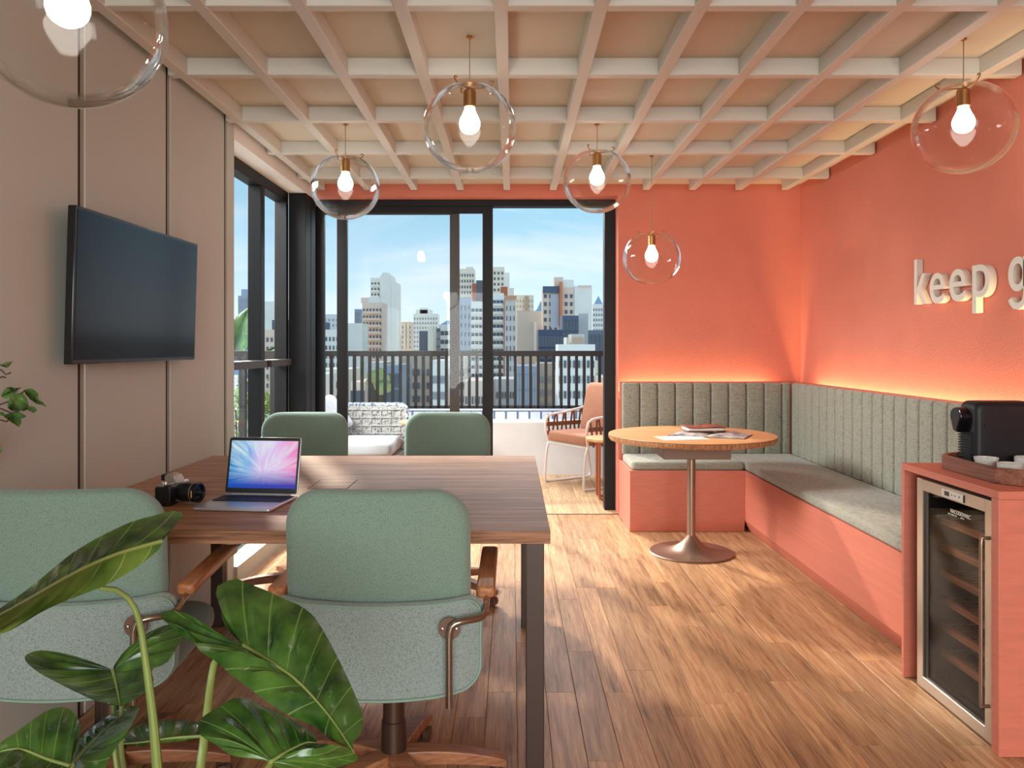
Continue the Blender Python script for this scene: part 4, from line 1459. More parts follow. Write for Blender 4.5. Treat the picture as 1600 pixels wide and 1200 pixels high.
pendant(1.848, 2.196, 3.26, 1.01, 'globe pendant near the right coral wall above the lettering', 35)

# ------------------------------------------------------------------ leaves
def leaf(parent, A, T, left, right, mid, dfun_l, dfun_r, mt, z=lambda p: p, lobe=0.30, corr=0.004, bulge=0.008, nt_=40, nv=9, ncor=10, name='leaf', rib=0.0035, rib_mat='midrib', mt2=None):
    """A: attachment, T: tip, left/right: outlines from the notch to the tip, all in photo pixels, made 3-D by dfun"""
    A3, T3 = at(*A, dfun_l(*A)), at(*T, dfun_l(*T))
    mids = crom([A3] + [at(*p, dfun_l(*p)) for p in mid] + [T3], 40)
    def Mid(t):
        u = 0 if t < lobe else (t - lobe) / (1 - lobe)
        x = u * 39
        i = min(38, int(x))
        return mids[i].lerp(mids[i + 1], x - i)
    mb = MB()
    mb.uv = []
    for side, pts, df in ((0, left, dfun_l), (1, right, dfun_r)):
        B = crom([A3] + [at(*p, df(*p)) for p in pts] + [T3], nt_)
        k0 = len(mb.v)
        vs, fs = [], []
        hw = max((B[i] - Mid(i / (nt_ - 1))).length for i in range(nt_))
        for i in range(nt_):
            t = i / (nt_ - 1)
            m_ = Mid(t)
            nrm = (T3 - A3).cross(B[i] - m_)
            if nrm.length < 1e-9:
                nrm = Vector((0, -1, 0.4))
            nrm.normalize()
            if nrm.y > 0:
                nrm = -nrm
            wl = (B[i] - m_).length / max(hw, 1e-6)
            for j in range(nv):
                v = j / (nv - 1)
                p = m_.lerp(B[i], v) + nrm * (bulge * math.sin(PI * v) * wl - corr * math.cos(2 * PI * ncor * t) * math.sin(PI * min(1, v * 1.05)) * wl)
                vs.append(p)
                mb.uv.append((t, 0.5 + (0.5 if side else -0.5) * v))
        for i in range(nt_ - 1):
            for j in range(nv - 1):
                fs.append((i * nv + j, (i + 1) * nv + j, (i + 1) * nv + j + 1, i * nv + j + 1))
        mb.add(vs, fs)
    lf = mb.build(name, mt, parent)
    if mt2:
        lf.data.materials.append(M[mt2])
        uvl = lf.data.uv_layers[0].data
        for pg in lf.data.polygons:
            if sum(uvl[li].uv.y for li in pg.loop_indices) / len(pg.loop_indices) > 0.5:
                pg.material_index = 1
    nn = 16
    rs = [rib * (1 - 0.8 * i / (nn - 1)) for i in range(nn)]
    pts = [mids[int(i * 39 / (nn - 1))] + Vector((0, -0.0015, 0.001)) for i in range(nn)]
    MB().tube(pts, rs, 6).build('midrib', rib_mat, lf)
    return lf

def zoomed(x0, y0, s):
    return lambda pts: [(x0 + x / s, y0 + y / s) for x, y in pts]
def plane(xa, ya, d, gx, gy):
    return lambda x, y: d + gx * (x - xa) / 100 + gy * (y - ya) / 100

al = thing('elephant_ear_plant', 'potted elephant ear plant with big glossy leaves in the left foreground', 'plant', (-0.66, 1.45, 0))
MB().lathe([(0.0001, 0.001), (0.12, 0.001), (0.155, 0.30), (0.165, 0.31), (0.165, 0.33), (0.148, 0.33), (0.145, 0.30), (0.0001, 0.30)], (-0.66, 1.45, 0), n=36).build('pot', 'pot_clay', al)
MB().lathe([(0.0001, 0.309), (0.08, 0.307), (0.144, 0.302)], (-0.66, 1.45, 0), n=24, cap=False).build('soil', 'soil', al)
Z4 = zoomed(240, 860, 3.53)
Z1 = zoomed(0, 740, 2.6075)
Z3 = zoomed(0, 1050, 5.333)
# big leaf in the middle
a4 = (380.5, 1008.5)
leaf(al, a4, Z4([(1105, 1112)])[0],
     Z4([(470, 490), (440, 415), (385, 330), (350, 260), (345, 205), (400, 170), (455, 155), (530, 185), (620, 220), (720, 268), (800, 300), (880, 360), (940, 450), (985, 530), (1040, 640), (1100, 770), (1150, 890), (1155, 960), (1130, 1040), (1098, 1062)]),
     Z4([(420, 490), (300, 420), (180, 345), (60, 335), (30, 355), (60, 385), (150, 420), (205, 470), (250, 550), (340, 610), (420, 680), (500, 740), (580, 800), (690, 880), (800, 935), (900, 975), (980, 1050), (1060, 1085)]),
     Z4([(640, 612), (780, 708), (900, 830), (1000, 955)]),
     plane(380, 1008, 1.42, -0.02, -0.14), plane(380, 1008, 1.42, 0.05, -0.16), 'alocasia_leaf', lobe=0.26, corr=0.011, bulge=0.014)
# long leaf at the left edge, seen from its side
leaf(al, Z1([(660, 277)])[0], Z1([(-90, 625)])[0],
     Z1([(690, 240), (735, 190), (745, 165), (715, 150), (640, 168), (540, 195), (420, 250), (300, 320), (200, 400), (100, 480), (0, 548), (-70, 600)]),
     Z1([(655, 300), (600, 350), (530, 400), (440, 450), (400, 468), (330, 495), (240, 530), (150, 575), (60, 630), (0, 655), (-70, 672)]),
     Z1([(600, 293), (470, 332), (340, 388), (190, 470), (60, 545)]),
     plane(250, 846, 1.36, 0.03, -0.28), plane(250, 846, 1.36, 0.03, -0.10), 'alocasia_leaf', lobe=0.06, corr=0.004, bulge=0.007, ncor=8, mt2='alocasia_under')
# butterfly-shaped leaf
leaf(al, Z1([(460, 800)])[0], Z1([(492, 950)])[0],
     Z1([(400, 775), (280, 737), (170, 720), (112, 735), (103, 760), (150, 805), (230, 850), (320, 895), (400, 930)]),
     Z1([(480, 760), (530, 705), (600, 650), (690, 615), (742, 650), (725, 700), (680, 770), (620, 800), (625, 850), (570, 905)]),
     Z1([(475, 860)]),
     plane(176, 1046, 1.55, 0.07, -0.22), plane(176, 1046, 1.55, -0.06, -0.22), 'alocasia_leaf', lobe=0.62, corr=0.007, bulge=0.006, ncor=9)
# bottom left pair
a3 = Z3([(585, 785)])[0]
leaf(al, a3, Z3([(-90, 700)])[0],
     Z3([(600, 705), (655, 565), (665, 445), (615, 340), (530, 293), (400, 318), (270, 400), (120, 510), (0, 590)]),
     Z3([(500, 860), (300, 910), (100, 890), (-20, 830)]),
     Z3([(400, 728), (150, 640)]),
     plane(110, 1196, 1.24, 0.02, -0.10), plane(110, 1196, 1.24, 0.02, -0.30), 'alocasia_leaf', lobe=0.34, corr=0.005, bulge=0.008, ncor=7)
leaf(al, a3, Z3([(1165, 285)])[0],
     Z3([(640, 585), (780, 450), (900, 368), (1010, 300), (1090, 282)]),
     Z3([(720, 870), (850, 860), (900, 740), (990, 600), (1050, 520), (1120, 400)]),
     Z3([(760, 600), (960, 410)]),
     plane(110, 1196, 1.25, 0.06, -0.28), plane(110, 1196, 1.25, 0.06, -0.05), 'alocasia_leaf', lobe=0.08, corr=0.003, bulge=0.006, ncor=8)
# bottom centre leaf, folded
a5 = Z4([(650, 1166)])[0]
leaf(al, a5, Z4([(905, 1063)])[0],
     Z4([(560, 1150), (430, 1130), (340, 1070), (260, 1020), (247, 950), (285, 908), (370, 858), (430, 818), (520, 818), (600, 858), (680, 888), (760, 930), (840, 980), (885, 1020)]),
     Z4([(700, 1230), (850, 1235), (1050, 1185), (1128, 1152), (1080, 1095), (980, 1070)]),
     Z4([(740, 1110), (840, 1062)]),
     plane(424, 1190, 1.22, 0.02, -0.14), plane(424, 1190, 1.22, 0.02, 0.10), 'alocasia_leaf', lobe=0.45, corr=0.005, bulge=0.010, ncor=8)
# dark leaf lying behind, edge on
leaf(al, Z1([(822, 1070)])[0], Z1([(495, 1102)])[0],
     Z1([(815, 1020), (760, 1005), (680, 1003), (580, 1015), (520, 1055)]),
     Z1([(760, 1088), (680, 1096), (580, 1108)]),
     Z1([(700, 1078), (580, 1095)]),
     plane(315, 1150, 1.62, 0.02, -0.25), plane(315, 1150, 1.62, 0.02, -0.02), 'alocasia_leaf', lobe=0.05, corr=0.003, bulge=0.004, ncor=6)
def petiole(pts, r0, r1, flat=0.7):
    c = crom(pts, 26)
    MB().tube(c, [r0 + (r1 - r0) * i / 25 for i in range(26)], 10, flat=flat).build('petiole', 'petiole', al)
root = Vector((-0.66, 1.45, 0.30))
petiole([at(*Z1([(405, 466)])[0], 1.345), at(*Z1([(470, 472)])[0], 1.36), at(*Z1([(525, 510)])[0], 1.37), at(*Z1([(565, 590)])[0], 1.38), at(*Z1([(590, 740)])[0], 1.385), at(*Z1([(618, 950)])[0], 1.39), at(*Z1([(640, 1190)])[0], 1.40), root + Vector((0.03, 0, 0))], 0.006, 0.017)
petiole([at(380.5, 1010, 1.43), at(360, 1012, 1.47), at(338, 1030, 1.50), at(330, 1060, 1.50), at(318, 1160, 1.48), at(312, 1210, 1.47), root + Vector((0.07, 0.02, 0))], 0.006, 0.011)
petiole([at(176.5, 1047, 1.555), at(177, 1080, 1.54), at(178, 1118, 1.52), at(183, 1200, 1.48), root + Vector((-0.03, 0.03, 0))], 0.005, 0.009)
petiole([at(181, 1049, 1.56), at(188, 1075, 1.55), at(190, 1095, 1.53), at(192, 1200, 1.5), root + Vector((-0.02, 0.05, 0))], 0.004, 0.008)
petiole([at(109.7, 1196, 1.245), at(115, 1215, 1.27), at(135, 1270, 1.36), root + Vector((-0.06, -0.03, 0))], 0.006, 0.012)
petiole([at(*a5, 1.225), at(415, 1205, 1.25), at(370, 1260, 1.33), root + Vector((0.06, -0.03, 0))], 0.005, 0.011)
petiole([at(*Z1([(822, 1070)])[0], 1.63), at(322, 1165, 1.62), at(310, 1230, 1.56), root + Vector((0.05, 0.05, 0))], 0.004, 0.009)

# small begonia on a wall planter just outside the frame, its branches reach into it
bg_ = thing('wall_planter', 'small-leaved green plant in a planter fixed to the left panelled wall', 'plant', (XL, 2.06, 1.0))
MB().slab(rrect(0.10, 0.22, 0.02, 4), 0.14, 0.01, lambda u, v, w: (-1.463 + u, 2.04 + v, 1.03 + w)).build('planter', 'planter_white', bg_)
Z5 = zoomed(0, 520, 5)
pz = plane(30, 630, 2.16, 0.05, 0.05)
def bl(A, T, l_, r_, mid=(), d=0.0):
    leaf(bg_, Z5([A])[0], Z5([T])[0], Z5(l_), Z5(r_), Z5(list(mid)), lambda x, y: pz(x, y) + d - 0.03 * math.sin(x * 0.15), lambda x, y: pz(x, y) + d + 0.03 * math.sin(y * 0.2), 'begonia_leaf', lobe=0.15, corr=0.002, bulge=0.004, nt_=18, nv=5, ncor=6, rib=0.0012)
bl((195, 450), (370, 587), [(215, 436), (260, 442), (300, 480), (300, 518), (340, 545)], [(205, 480), (240, 520), (285, 555), (330, 565)])
bl((190, 485), (62, 588), [(150, 470), (100, 488), (70, 520), (58, 560)], [(212, 520), (222, 580), (190, 612), (140, 605), (95, 612)], d=-0.02)
bl((168, 425), (8, 498), [(130, 432), (90, 424), (50, 428), (20, 465)], [(150, 440), (110, 485), (70, 510), (35, 512)], d=0.02)
bl((100, 620), (150, 737), [(60, 635), (20, 640), (45, 668), (100, 705)], [(150, 618), (208, 655), (165, 670), (168, 700)], d=-0.03)
bl((205, 580), (290, 606), [(235, 572), (272, 580)], [(225, 600), (265, 625)])
bl((5, 255), (100, 225), [(40, 248), (75, 240)], [(30, 268), (62, 270)], d=0.01)
bl((-20, 620), (40, 640), [(0, 618), (25, 622)], [(-5, 640), (20, 648)], d=0.0)
bl((-30, 880), (15, 912), [(-10, 870), (8, 885)], [(-20, 930), (5, 935)], d=0.0)
for pts in ([(-300, 700), (-120, 600), (0, 560), (100, 520), (195, 450)], [(-300, 760), (-100, 680), (0, 680), (60, 690), (100, 620)], [(-300, 700), (-100, 580), (0, 590), (90, 625), (140, 610), (205, 580)],
            [(-300, 640), (-100, 420), (0, 350), (30, 345), (48, 350)], [(-100, 420), (-20, 290), (20, 300), (45, 325), (85, 310)], [(-100, 300), (-20, 250), (5, 255)], [(-300, 820), (-120, 860), (-30, 880)]):
    pp = [at(x, y, pz(x, y) if x > -30 else 2.10) for x, y in Z5(pts)]
    pp = [Vector((max(p.x, -1.45), p.y, p.z)) for p in pp]
    MB().tube(crom(pp, 14), 0.0022, 5).build('twig', 'twig', bg_)

# ------------------------------------------------------------------ balcony
DY = 8.08
bal = struct(box(-3.4, 2.40, 6.45, 8.60, -0.20, -0.0125).build('balcony_floor', 'tile_grout'))
lay_planks(bal, -2.3, 1.86, 6.20, DY, 'deck_oak', 9)
def sl(o, lab, cat):
    return tag(o, lab, cat)
pl = struct(box(-3.4, 2.2, DY, 8.45, -0.10, 0.535).build('balcony_parapet', 'planter_white', bevel=0.004))
# tiled upstand behind the white ledge
ts = struct(box(-3.4, 2.2, 8.45, 8.62, 0.0, 0.625).build('balcony_upstand', 'tile_grout'))
tile = None
x = -3.4
while x < 2.1:
    if tile is None:
        tile = box(0, 0.104, 8.440, 8.452, 0.505, 0.614).build('tile', 'tile_white', ts, bevel=0.003, bseg=1)
        tile.location.x = x
    else:
        c = tile.copy(); COL.objects.link(c); c.location.x = x
    x += 0.124
box(-3.4, 2.2, 8.435, 8.63, 0.625, 0.640).build('coping', 'tile_white', ts, bevel=0.002)
ra = thing('balcony_railing', 'dark slatted balcony railing standing on the tiled parapet', 'railing', (-0.5, 8.55, 0.64))
box(-2.05, 2.2, 8.52, 8.58, 1.200, 1.258).build('top_rail', 'rail_grey', ra, bevel=0.003)
slat = None
x = -2.02
while x < 2.15:
    if slat is None:
        slat = box(-0.015, 0.015, 8.525, 8.575, 0.641, 1.200).build('slat', 'rail_grey', ra, bevel=0.002, bseg=1)
        slat.location.x = x
    else:
        c = slat.copy(); COL.objects.link(c); c.location.x = x
    x += 0.0822
box(-2.05, 2.2, 8.525, 8.575, 0.641, 0.67).build('bottom_rail', 'rail_grey', ra, bevel=0.002)
r2 = thing('side_railing', 'dark railing with wide uprights beyond the left windows', 'railing', (-2.8, 6.62, 0.0))
box(-3.9, -1.78, 6.57, 6.67, 1.19, 1.268).build('top_rail', 'rail_grey', r2, bevel=0.003)
for x in (-1.98, -2.235, -2.49, -2.745, -3.0, -3.3, -3.6):
    box(x - 0.024, x + 0.024, 6.59, 6.65, 0.0, 1.19).build('upright', 'rail_grey', r2, bevel=0.002)
box(-3.9, -1.78, 6.59, 6.65, 0.001, 0.05).build('bottom_rail', 'rail_grey', r2, bevel=0.002)
struct(box(-4.2, -3.4, 5.0, 8.6, -0.20, -0.001).build('balcony_side_floor', 'planter_white'))
struct(box(-3.4, -1.75, 4.0, 6.45, -0.20, -0.001).build('balcony_left_floor', 'planter_white'))

# rope lounge chair
so = thing('rope_sofa', 'pale woven rope lounge chair with white cushions behind the glass door', 'sofa', (-1.42, 7.3, 0))
SX0, SX1, SYB = -1.86, -1.02, 7.62
MB().slab(dense(rrect(SX1 - SX0, 0.40, 0.05, 5), 0.08), 0.03, 0.012, lambda u, v, w: ((SX0 + SX1) / 2 + u, SYB - w + 0.2 * v, 0.535 + v)).build('backrest', 'rope_grey', so)
mb = MB()
for i in range(5):
    z = 0.40 + i * 0.075
    mb.tube([(SX0 + 0.03, SYB - 0.022 + 0.2 * (z - 0.535), z), (SX1 - 0.03, SYB - 0.022 + 0.2 * (z - 0.535), z)], 0.009, 6)
for i in range(9):
    x = SX0 + 0.05 + i * (SX1 - SX0 - 0.1) / 8
    mb.tube([(x, SYB - 0.020 + 0.2 * (-0.17), 0.365), (x, SYB - 0.020 + 0.2 * 0.18, 0.715)], 0.007, 6)
stuff(mb.build('rope_weave', 'rope_grey', so))
ed = [((SX0 + SX1) / 2 + u, SYB + 0.2 * v, 0.535 + v) for u, v in dense(rrect(SX1 - SX0 + 0.02, 0.42, 0.06, 5), 0.06)]
MB().tube(ed + ed[:1], 0.020, 8, cap=False).build('rope_edge', 'rope_blue', so)
MB().slab(dense(rrect(SX1 - SX0 - 0.06, 0.62, 0.05, 5), 0.1), 0.13, 0.04, lambda u, v, w: ((SX0 + SX1) / 2 + u, 7.27 + v, 0.40 + w), bulge=0.012).build('seat_cushion', 'white_cloth', so)
MB().slab(dense(rrect(0.40, 0.40, 0.05, 5), 0.08), 0.12, 0.05, lambda u, v, w: (-1.72 + 0.72 * u - 0.55 * v, 7.44 - w + 0.1 * v, 0.66 + 0.72 * v + 0.3 * u), bulge=0.03).build('pillow', 'white_cloth', so)
fm = MB()
fm.box(SX0, SX1, 6.98, 7.60, 0.26, 0.32)
fm.build('seat_frame', 'rope_grey', so, bevel=0.01)
for x in (SX0 + 0.04, SX1 - 0.04):
    for y in (7.02, 7.56):
        MB().lathe([(0.0001, 0.001), (0.02, 0.001), (0.025, 0.26), (0.0001, 0.26)], (x, y, 0), n=12).build('leg', 'white_metal', so)

# round wooden side table by the lounge chair
def side_table(name, label, cx, cy, r, z, leg_mat, top_mat):
    t = thing(name, label, 'side table', (cx, cy, 0))
    MB().lathe([(0.0001, z - 0.03), (r - 0.012, z - 0.03), (r, z - 0.02), (r, z - 0.003), (r - 0.004, z), (0.0001, z)], (cx, cy, 0), n=40).build('tabletop', top_mat, t)
    return t
s1 = side_table('side_table', 'round wooden balcony table mostly hidden behind the far right office chair', -0.835, 7.45, 0.215, 0.61, 'rust_metal', 'round_oak')
for k in range(3):
    a = R(30 + 120 * k)
    MB().tube([(-0.835 + 0.10 * math.cos(a), 7.45 + 0.10 * math.sin(a), 0.58), (-0.835 + 0.18 * math.cos(a), 7.45 + 0.18 * math.sin(a), 0.001)], 0.012, 8).build('leg', 'rust_metal', s1)
s2t = side_table('side_table', 'small round wooden balcony table on rust coloured bent legs by the strap armchair', 0.835, 6.80, 0.205, 0.528, 'rust_metal', 'round_oak')
for k in range(2):
    yy = 6.80 - 0.10 + 0.2 * k
    pts = [(0.735, yy, 0.498), (0.735, yy, 0.30), (0.735, yy, 0.05), (0.745, yy, 0.022), (0.775, yy, 0.0125), (0.84, yy, 0.0125), (0.90, yy, 0.0125), (0.93, yy, 0.022), (0.94, yy, 0.05), (0.94, yy, 0.498)]
    MB().tube(crom(pts, 40), 0.0115, 8).build('leg_hoop', 'rust_metal', s2t)

# strap armchair on a white sled frame (local: faces -Y, origin under the seat)
ac = thing('strap_armchair', 'outdoor armchair of tan straps on a white tube frame with terracotta cushions', 'armchair', (0, 0, 0))
def hoop(x):
    return [(x, -0.26, 0.39), (x, -0.285, 0.30), (x, -0.305, 0.08), (x, -0.300, 0.03), (x, -0.265, 0.0115), (x, 0.0, 0.0115), (x, 0.20, 0.0115), (x, 0.245, 0.03), (x, 0.250, 0.07), (x, 0.215, 0.30), (x, 0.205, 0.39)]
for s in (-1, 1):
    MB().tube(crom(hoop(s * 0.30), 44), 0.0115, 8).build('sled_leg', 'white_metal', ac)
    arm = [(s * 0.305, -0.26, 0.39), (s * 0.318, -0.285, 0.50), (s * 0.322, -0.275, 0.600), (s * 0.322, -0.225, 0.645), (s * 0.320, -0.05, 0.665), (s * 0.315, 0.15, 0.70), (s * 0.28, 0.26, 0.74)]
    MB().tube(crom(arm, 30), 0.0125, 8).build('arm_frame', 'white_metal', ac)
    for q in range(2):
        zz = 0.47 + 0.085 * q
        MB().obox((s * 0.322, -0.02, zz), (0, 1, 0), (1, 0, 0), (0, 0, 1), 0.265, 0.006, 0.020).build('side_strap', 'strap_tan', ac, bevel=0.002)
    for q in range(9):
        yy = -0.235 + q * 0.052
        zt = 0.650 + 0.012 * max(0, q - 3)
        dy = 0.026 * (1 if q % 2 else -1)
        MB().tube([(s * 0.322, yy - dy, 0.395), (s * 0.333, yy, 0.51), (s * 0.321, yy + dy * 0.6, zt)], 0.012, 6, flat=0.5).build('lacing', 'strap_tan', ac)
MB().tube([(-0.30, -0.26, 0.385), (0.30, -0.26, 0.385)], 0.0115, 8).build('front_bar', 'white_metal', ac)
MB().tube([(-0.30, 0.205, 0.385), (0.30, 0.205, 0.385)], 0.0115, 8).build('rear_bar', 'white_metal', ac)
MB().tube(crom([(-0.28, 0.26, 0.74), (-0.2, 0.285, 0.75), (0, 0.29, 0.755), (0.2, 0.285, 0.75), (0.28, 0.26, 0.74)], 16), 0.0125, 8).build('back_bar', 'white_metal', ac)
for q in range(8):
    x = -0.245 + q * 0.07
    MB().tube([(x, 0.205, 0.39), (x + (0.02 if q % 2 else -0.02), 0.27, 0.57), (x, 0.285, 0.752)], 0.010, 6, flat=0.5).build('back_lacing', 'strap_tan', ac)
MB().slab(dense(rrect(0.585, 0.52, 0.03, 4), 0.1), 0.10, 0.025, lambda u, v, w: (u, -0.02 + v, 0.450 + w), bulge=0.012, bulge_back=0.0).build('seat_cushion', 'terracotta', ac)
MB().slab(dense(rrect(0.54, 0.46, 0.05, 4), 0.1), 0.11, 0.04, lambda u, v, w: (u, 0.175 - w + 0.22 * v, 0.720 + v), bulge=0.02).build('back_cushion', 'terracotta', ac)
ac.location = (0.735, 7.56, 0)
ac.rotation_euler = (0, 0, R(-57))

# planting by the left windows
bird = thing('paddle_leaf_plant', 'tall paddle-leaved plant beyond the left window, its leaf above the railing', 'plant', (-2.86, 7.66, 0))
MB().lathe([(0.0001, 0.001), (0.16, 0.001), (0.20, 0.40), (0.18, 0.40), (0.17, 0.36), (0.0001, 0.36)], (-2.86, 7.66, 0), n=28).build('pot', 'planter_white', bird)
dd = lambda x, y: 7.60 + 0.002 * (x - 370) + 0.001 * (y - 500)
d2 = lambda x, y: 7.0 - 0.004 * (x - 370)
leaf(bird, (364, 556), (392, 478), [(356, 545), (358, 515), (372, 492)], [(376, 553), (390, 535), (398, 500)], [(374, 520), (384, 495)], dd, d2, 'balcony_leaf', lobe=0.05, corr=0.006, bulge=0.02, nt_=20, nv=6)
leaf(bird, (405, 556), (448, 537), [(415, 548), (432, 540)], [(425, 556), (440, 546)], [], dd, d2, 'balcony_leaf', lobe=0.05, corr=0.003, bulge=0.01, nt_=14, nv=5)
leaf(bird, (340, 560), (330, 470), [(328, 548), (318, 510), (322, 480)], [(352, 550), (350, 510), (340, 482)], [], dd, d2, 'balcony_leaf', lobe=0.05, corr=0.006, bulge=0.02, nt_=20, nv=6)
for p in ((364, 556), (405, 556), (340, 560)):
    e = at(*p, dd(*p))
    MB().tube(crom([e, e * 0.5 + Vector((-2.80, 7.62, 0.7)) * 0.5 + Vector((0.05, 0, -0.05)), Vector((-2.86, 7.66, 0.36))], 14), 0.010, 6).build('petiole', 'petiole', bird)
def palm(name, label, c, h, nfans, blades, rad, seed, pot_h):
    rnd = random.Random(seed)
    t = thing(name, label, 'plant', (c[0], c[1], 0))
    MB().lathe([(0.0001, 0.001), (0.13, 0.001), (0.16, pot_h), (0.145, pot_h), (0.14, pot_h - 0.03), (0.0001, pot_h - 0.03)], (c[0], c[1], 0), n=24).build('pot', 'planter_white', t)
    for k in range(nfans):
        a = 2 * PI * k / nfans + rnd.uniform(-0.3, 0.3)
        el = rnd.uniform(0.5, 1.2)
        d = Vector((math.cos(a) * math.cos(el), math.sin(a) * math.cos(el), math.sin(el)))
        hub = Vector((c[0], c[1], pot_h)) + d * h * rnd.uniform(0.6, 1.0)
        MB().tube([(c[0], c[1], pot_h - 0.04), hub], 0.006, 5).build('petiole', 'petiole', t)
        s = d.cross(Vector((0, 0, 1))).normalized()
        u = s.cross(d).normalized()
        mb = MB()
        for b in range(blades):
            g = R(-110 + 220 * b / (blades - 1))
            dirn = (d * math.cos(g) + s * math.sin(g)).normalized()
            w = dirn.cross(u).normalized() * 0.011
            mid = hub + dirn * rad * 0.5 + u * 0.02
            tip = hub + dirn * rad - Vector((0, 0, 0.04)) 
            th = u * 0.002
            mb.add([hub, mid + w, tip, mid - w, mid + th * 3], [(0, 1, 4), (1, 2, 4), (2, 3, 4), (3, 0, 4)])
        mb.build('fan_leaf', 'balcony_leaf', t, smooth=False)
palm('fan_palm', 'potted fan palm behind the dark railing, right part of the left window', (-2.36, 7.72), 0.28, 11, 17, 0.27, 3, 0.50)
sb = thing('leafy_bush', 'small-leaved green bush in a white pot outside the left window', 'plant', (-2.42, 7.02, 0))
MB().lathe([(0.0001, 0.001), (0.13, 0.001), (0.16, 0.32), (0.145, 0.32), (0.14, 0.29), (0.0001, 0.29)], (-2.42, 7.02, 0), n=24).build('pot', 'planter_white', sb)
rnd = random.Random(12)
mb = MB()
for k in range(420):
    p = Vector((-2.42, 7.02, 0.66)) + Vector((rnd.gauss(0, 0.11), rnd.gauss(0, 0.11), rnd.gauss(0, 0.17)))
    d = Vector((rnd.uniform(-1, 1), rnd.uniform(-1, 1), rnd.uniform(-0.2, 1))).normalized()
    s = d.orthogonal().normalized()
    L_ = rnd.uniform(0.035, 0.06)
    mb.add([p, p + d * L_ * 0.5 + s * L_ * 0.28, p + d * L_, p + d * L_ * 0.5 - s * L_ * 0.28], [(0, 1, 2, 3)])
stuff(mb.build('foliage', 'balcony_leaf', sb, smooth=False))
for k in range(4):
    MB().tube([(-2.42, 7.02, 0.28), (-2.42 + 0.06 * math.cos(k * 1.6), 7.02 + 0.06 * math.sin(k * 1.6), 0.75)], 0.006, 5).build('stem', 'twig', sb)

# ------------------------------------------------------------------ city
GZ = -32.0
struct(box(-400, 400, 30, 900, GZ - 1, GZ).build('city_ground', 'city_ground'))
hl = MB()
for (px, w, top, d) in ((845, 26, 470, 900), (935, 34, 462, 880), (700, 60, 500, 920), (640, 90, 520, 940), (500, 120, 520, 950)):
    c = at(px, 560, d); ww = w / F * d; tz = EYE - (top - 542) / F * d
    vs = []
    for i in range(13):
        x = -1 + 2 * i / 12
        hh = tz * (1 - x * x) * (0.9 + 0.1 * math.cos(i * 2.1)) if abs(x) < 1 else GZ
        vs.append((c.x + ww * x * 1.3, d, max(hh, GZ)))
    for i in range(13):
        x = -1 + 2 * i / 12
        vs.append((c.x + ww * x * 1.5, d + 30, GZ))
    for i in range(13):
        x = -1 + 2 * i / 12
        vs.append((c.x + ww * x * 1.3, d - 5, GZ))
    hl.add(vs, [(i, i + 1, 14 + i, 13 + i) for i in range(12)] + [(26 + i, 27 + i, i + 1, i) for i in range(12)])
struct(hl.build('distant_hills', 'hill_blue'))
WD = mat('window_dark', rgb(92, 98, 110), 0.3)
WM = mat('window_mid', rgb(150, 156, 166), 0.35)
def facade(name, col):
    key = 'facade_%s' % name
    if key not in M:
        mat(key, col, 0.85, var=0.03, vscale=0.3)
    return key
def building(label, x0, x1, ytop, d, col, style='grid', nx=4, pitch=3.1, depth=7, wm='window_dark', extra=None, wfrac=0.45, name='apartment_tower', group=None, ground=GZ, fl=0.0):
    a, b = at(x0, ytop, d), at(x1, ytop, d)
    t = thing(name, label, 'building', ((a.x + b.x) / 2, d + depth / 2, ground), group)
    pitch *= 0.56
    nx = int(round(nx * (1.5 if style != 'glass' else 1.3)))
    fm_ = facade('%d_%d_%d' % tuple(int(c * 255) for c in col[:3]), col)
    MB().box(a.x, b.x, d, d + depth, ground, a.z).build('block', fm_, t)
    W = b.x - a.x
    if style in ('grid', 'balcony'):
        nf = int((a.z - max(ground, -22)) / pitch)
        mb = MB(); m2 = MB()
        for f_ in range(nf):
            z = a.z - 1.2 - (f_ + 1) * pitch + pitch * 0.35 + fl
            for i in range(nx):
                cx = a.x + W * (i + 0.5) / nx
                hw = W / nx * wfrac / 1.0 * 0.5
                mb.box(cx - hw, cx + hw, d - 0.12, d + 0.02, z, z + pitch * 0.48)
            if style == 'balcony':
                m2.box(a.x + W * 0.06, b.x - W * 0.06, d - 1.1, d, z - 0.42, z + 0.12)
        # window reveals on the right side face as well
        stuff(mb.build('windows', wm, t, smooth=False))
        if style == 'balcony':
            stuff(m2.build('balconies', fm_, t, smooth=False))
    elif style == 'glass':
        nf = int((a.z - max(ground, -22)) / pitch)
        mb = MB()
        for f_ in range(nf):
            z = a.z - 0.6 - (f_ + 1) * pitch
            for i in range(nx):
                cx = a.x + W * (i + 0.5) / nx
                hw = W / nx * 0.46
                mb.box(cx - hw, cx + hw, d - 0.1, d + 0.02, z, z + pitch * 0.86)
        stuff(mb.build('windows', wm, t, smooth=False))
    for ex in (extra or ()):
        nm, ex0, ex1, ey0, ey1, eo, ec = ex
        p, q_ = at(ex0, ey0, d), at(ex1, ey1, d)
        MB().box(p.x, q_.x, d - max(0, -eo) , d + depth * 0.7 + 0.0 if eo >= 0 else d, q_.z, p.z).build(nm, facade('%d_%d_%d' % tuple(int(c * 255) for c in ec[:3]), ec), t)
    return t
WHITE, CREAM, PINK, GREY, BLUE, SLATE, BRICK = rgb(255, 247, 234), rgb(255, 238, 214), rgb(248, 218, 196), rgb(222, 212, 200), rgb(160, 174, 194), rgb(98, 108, 126), rgb(196, 112, 82)
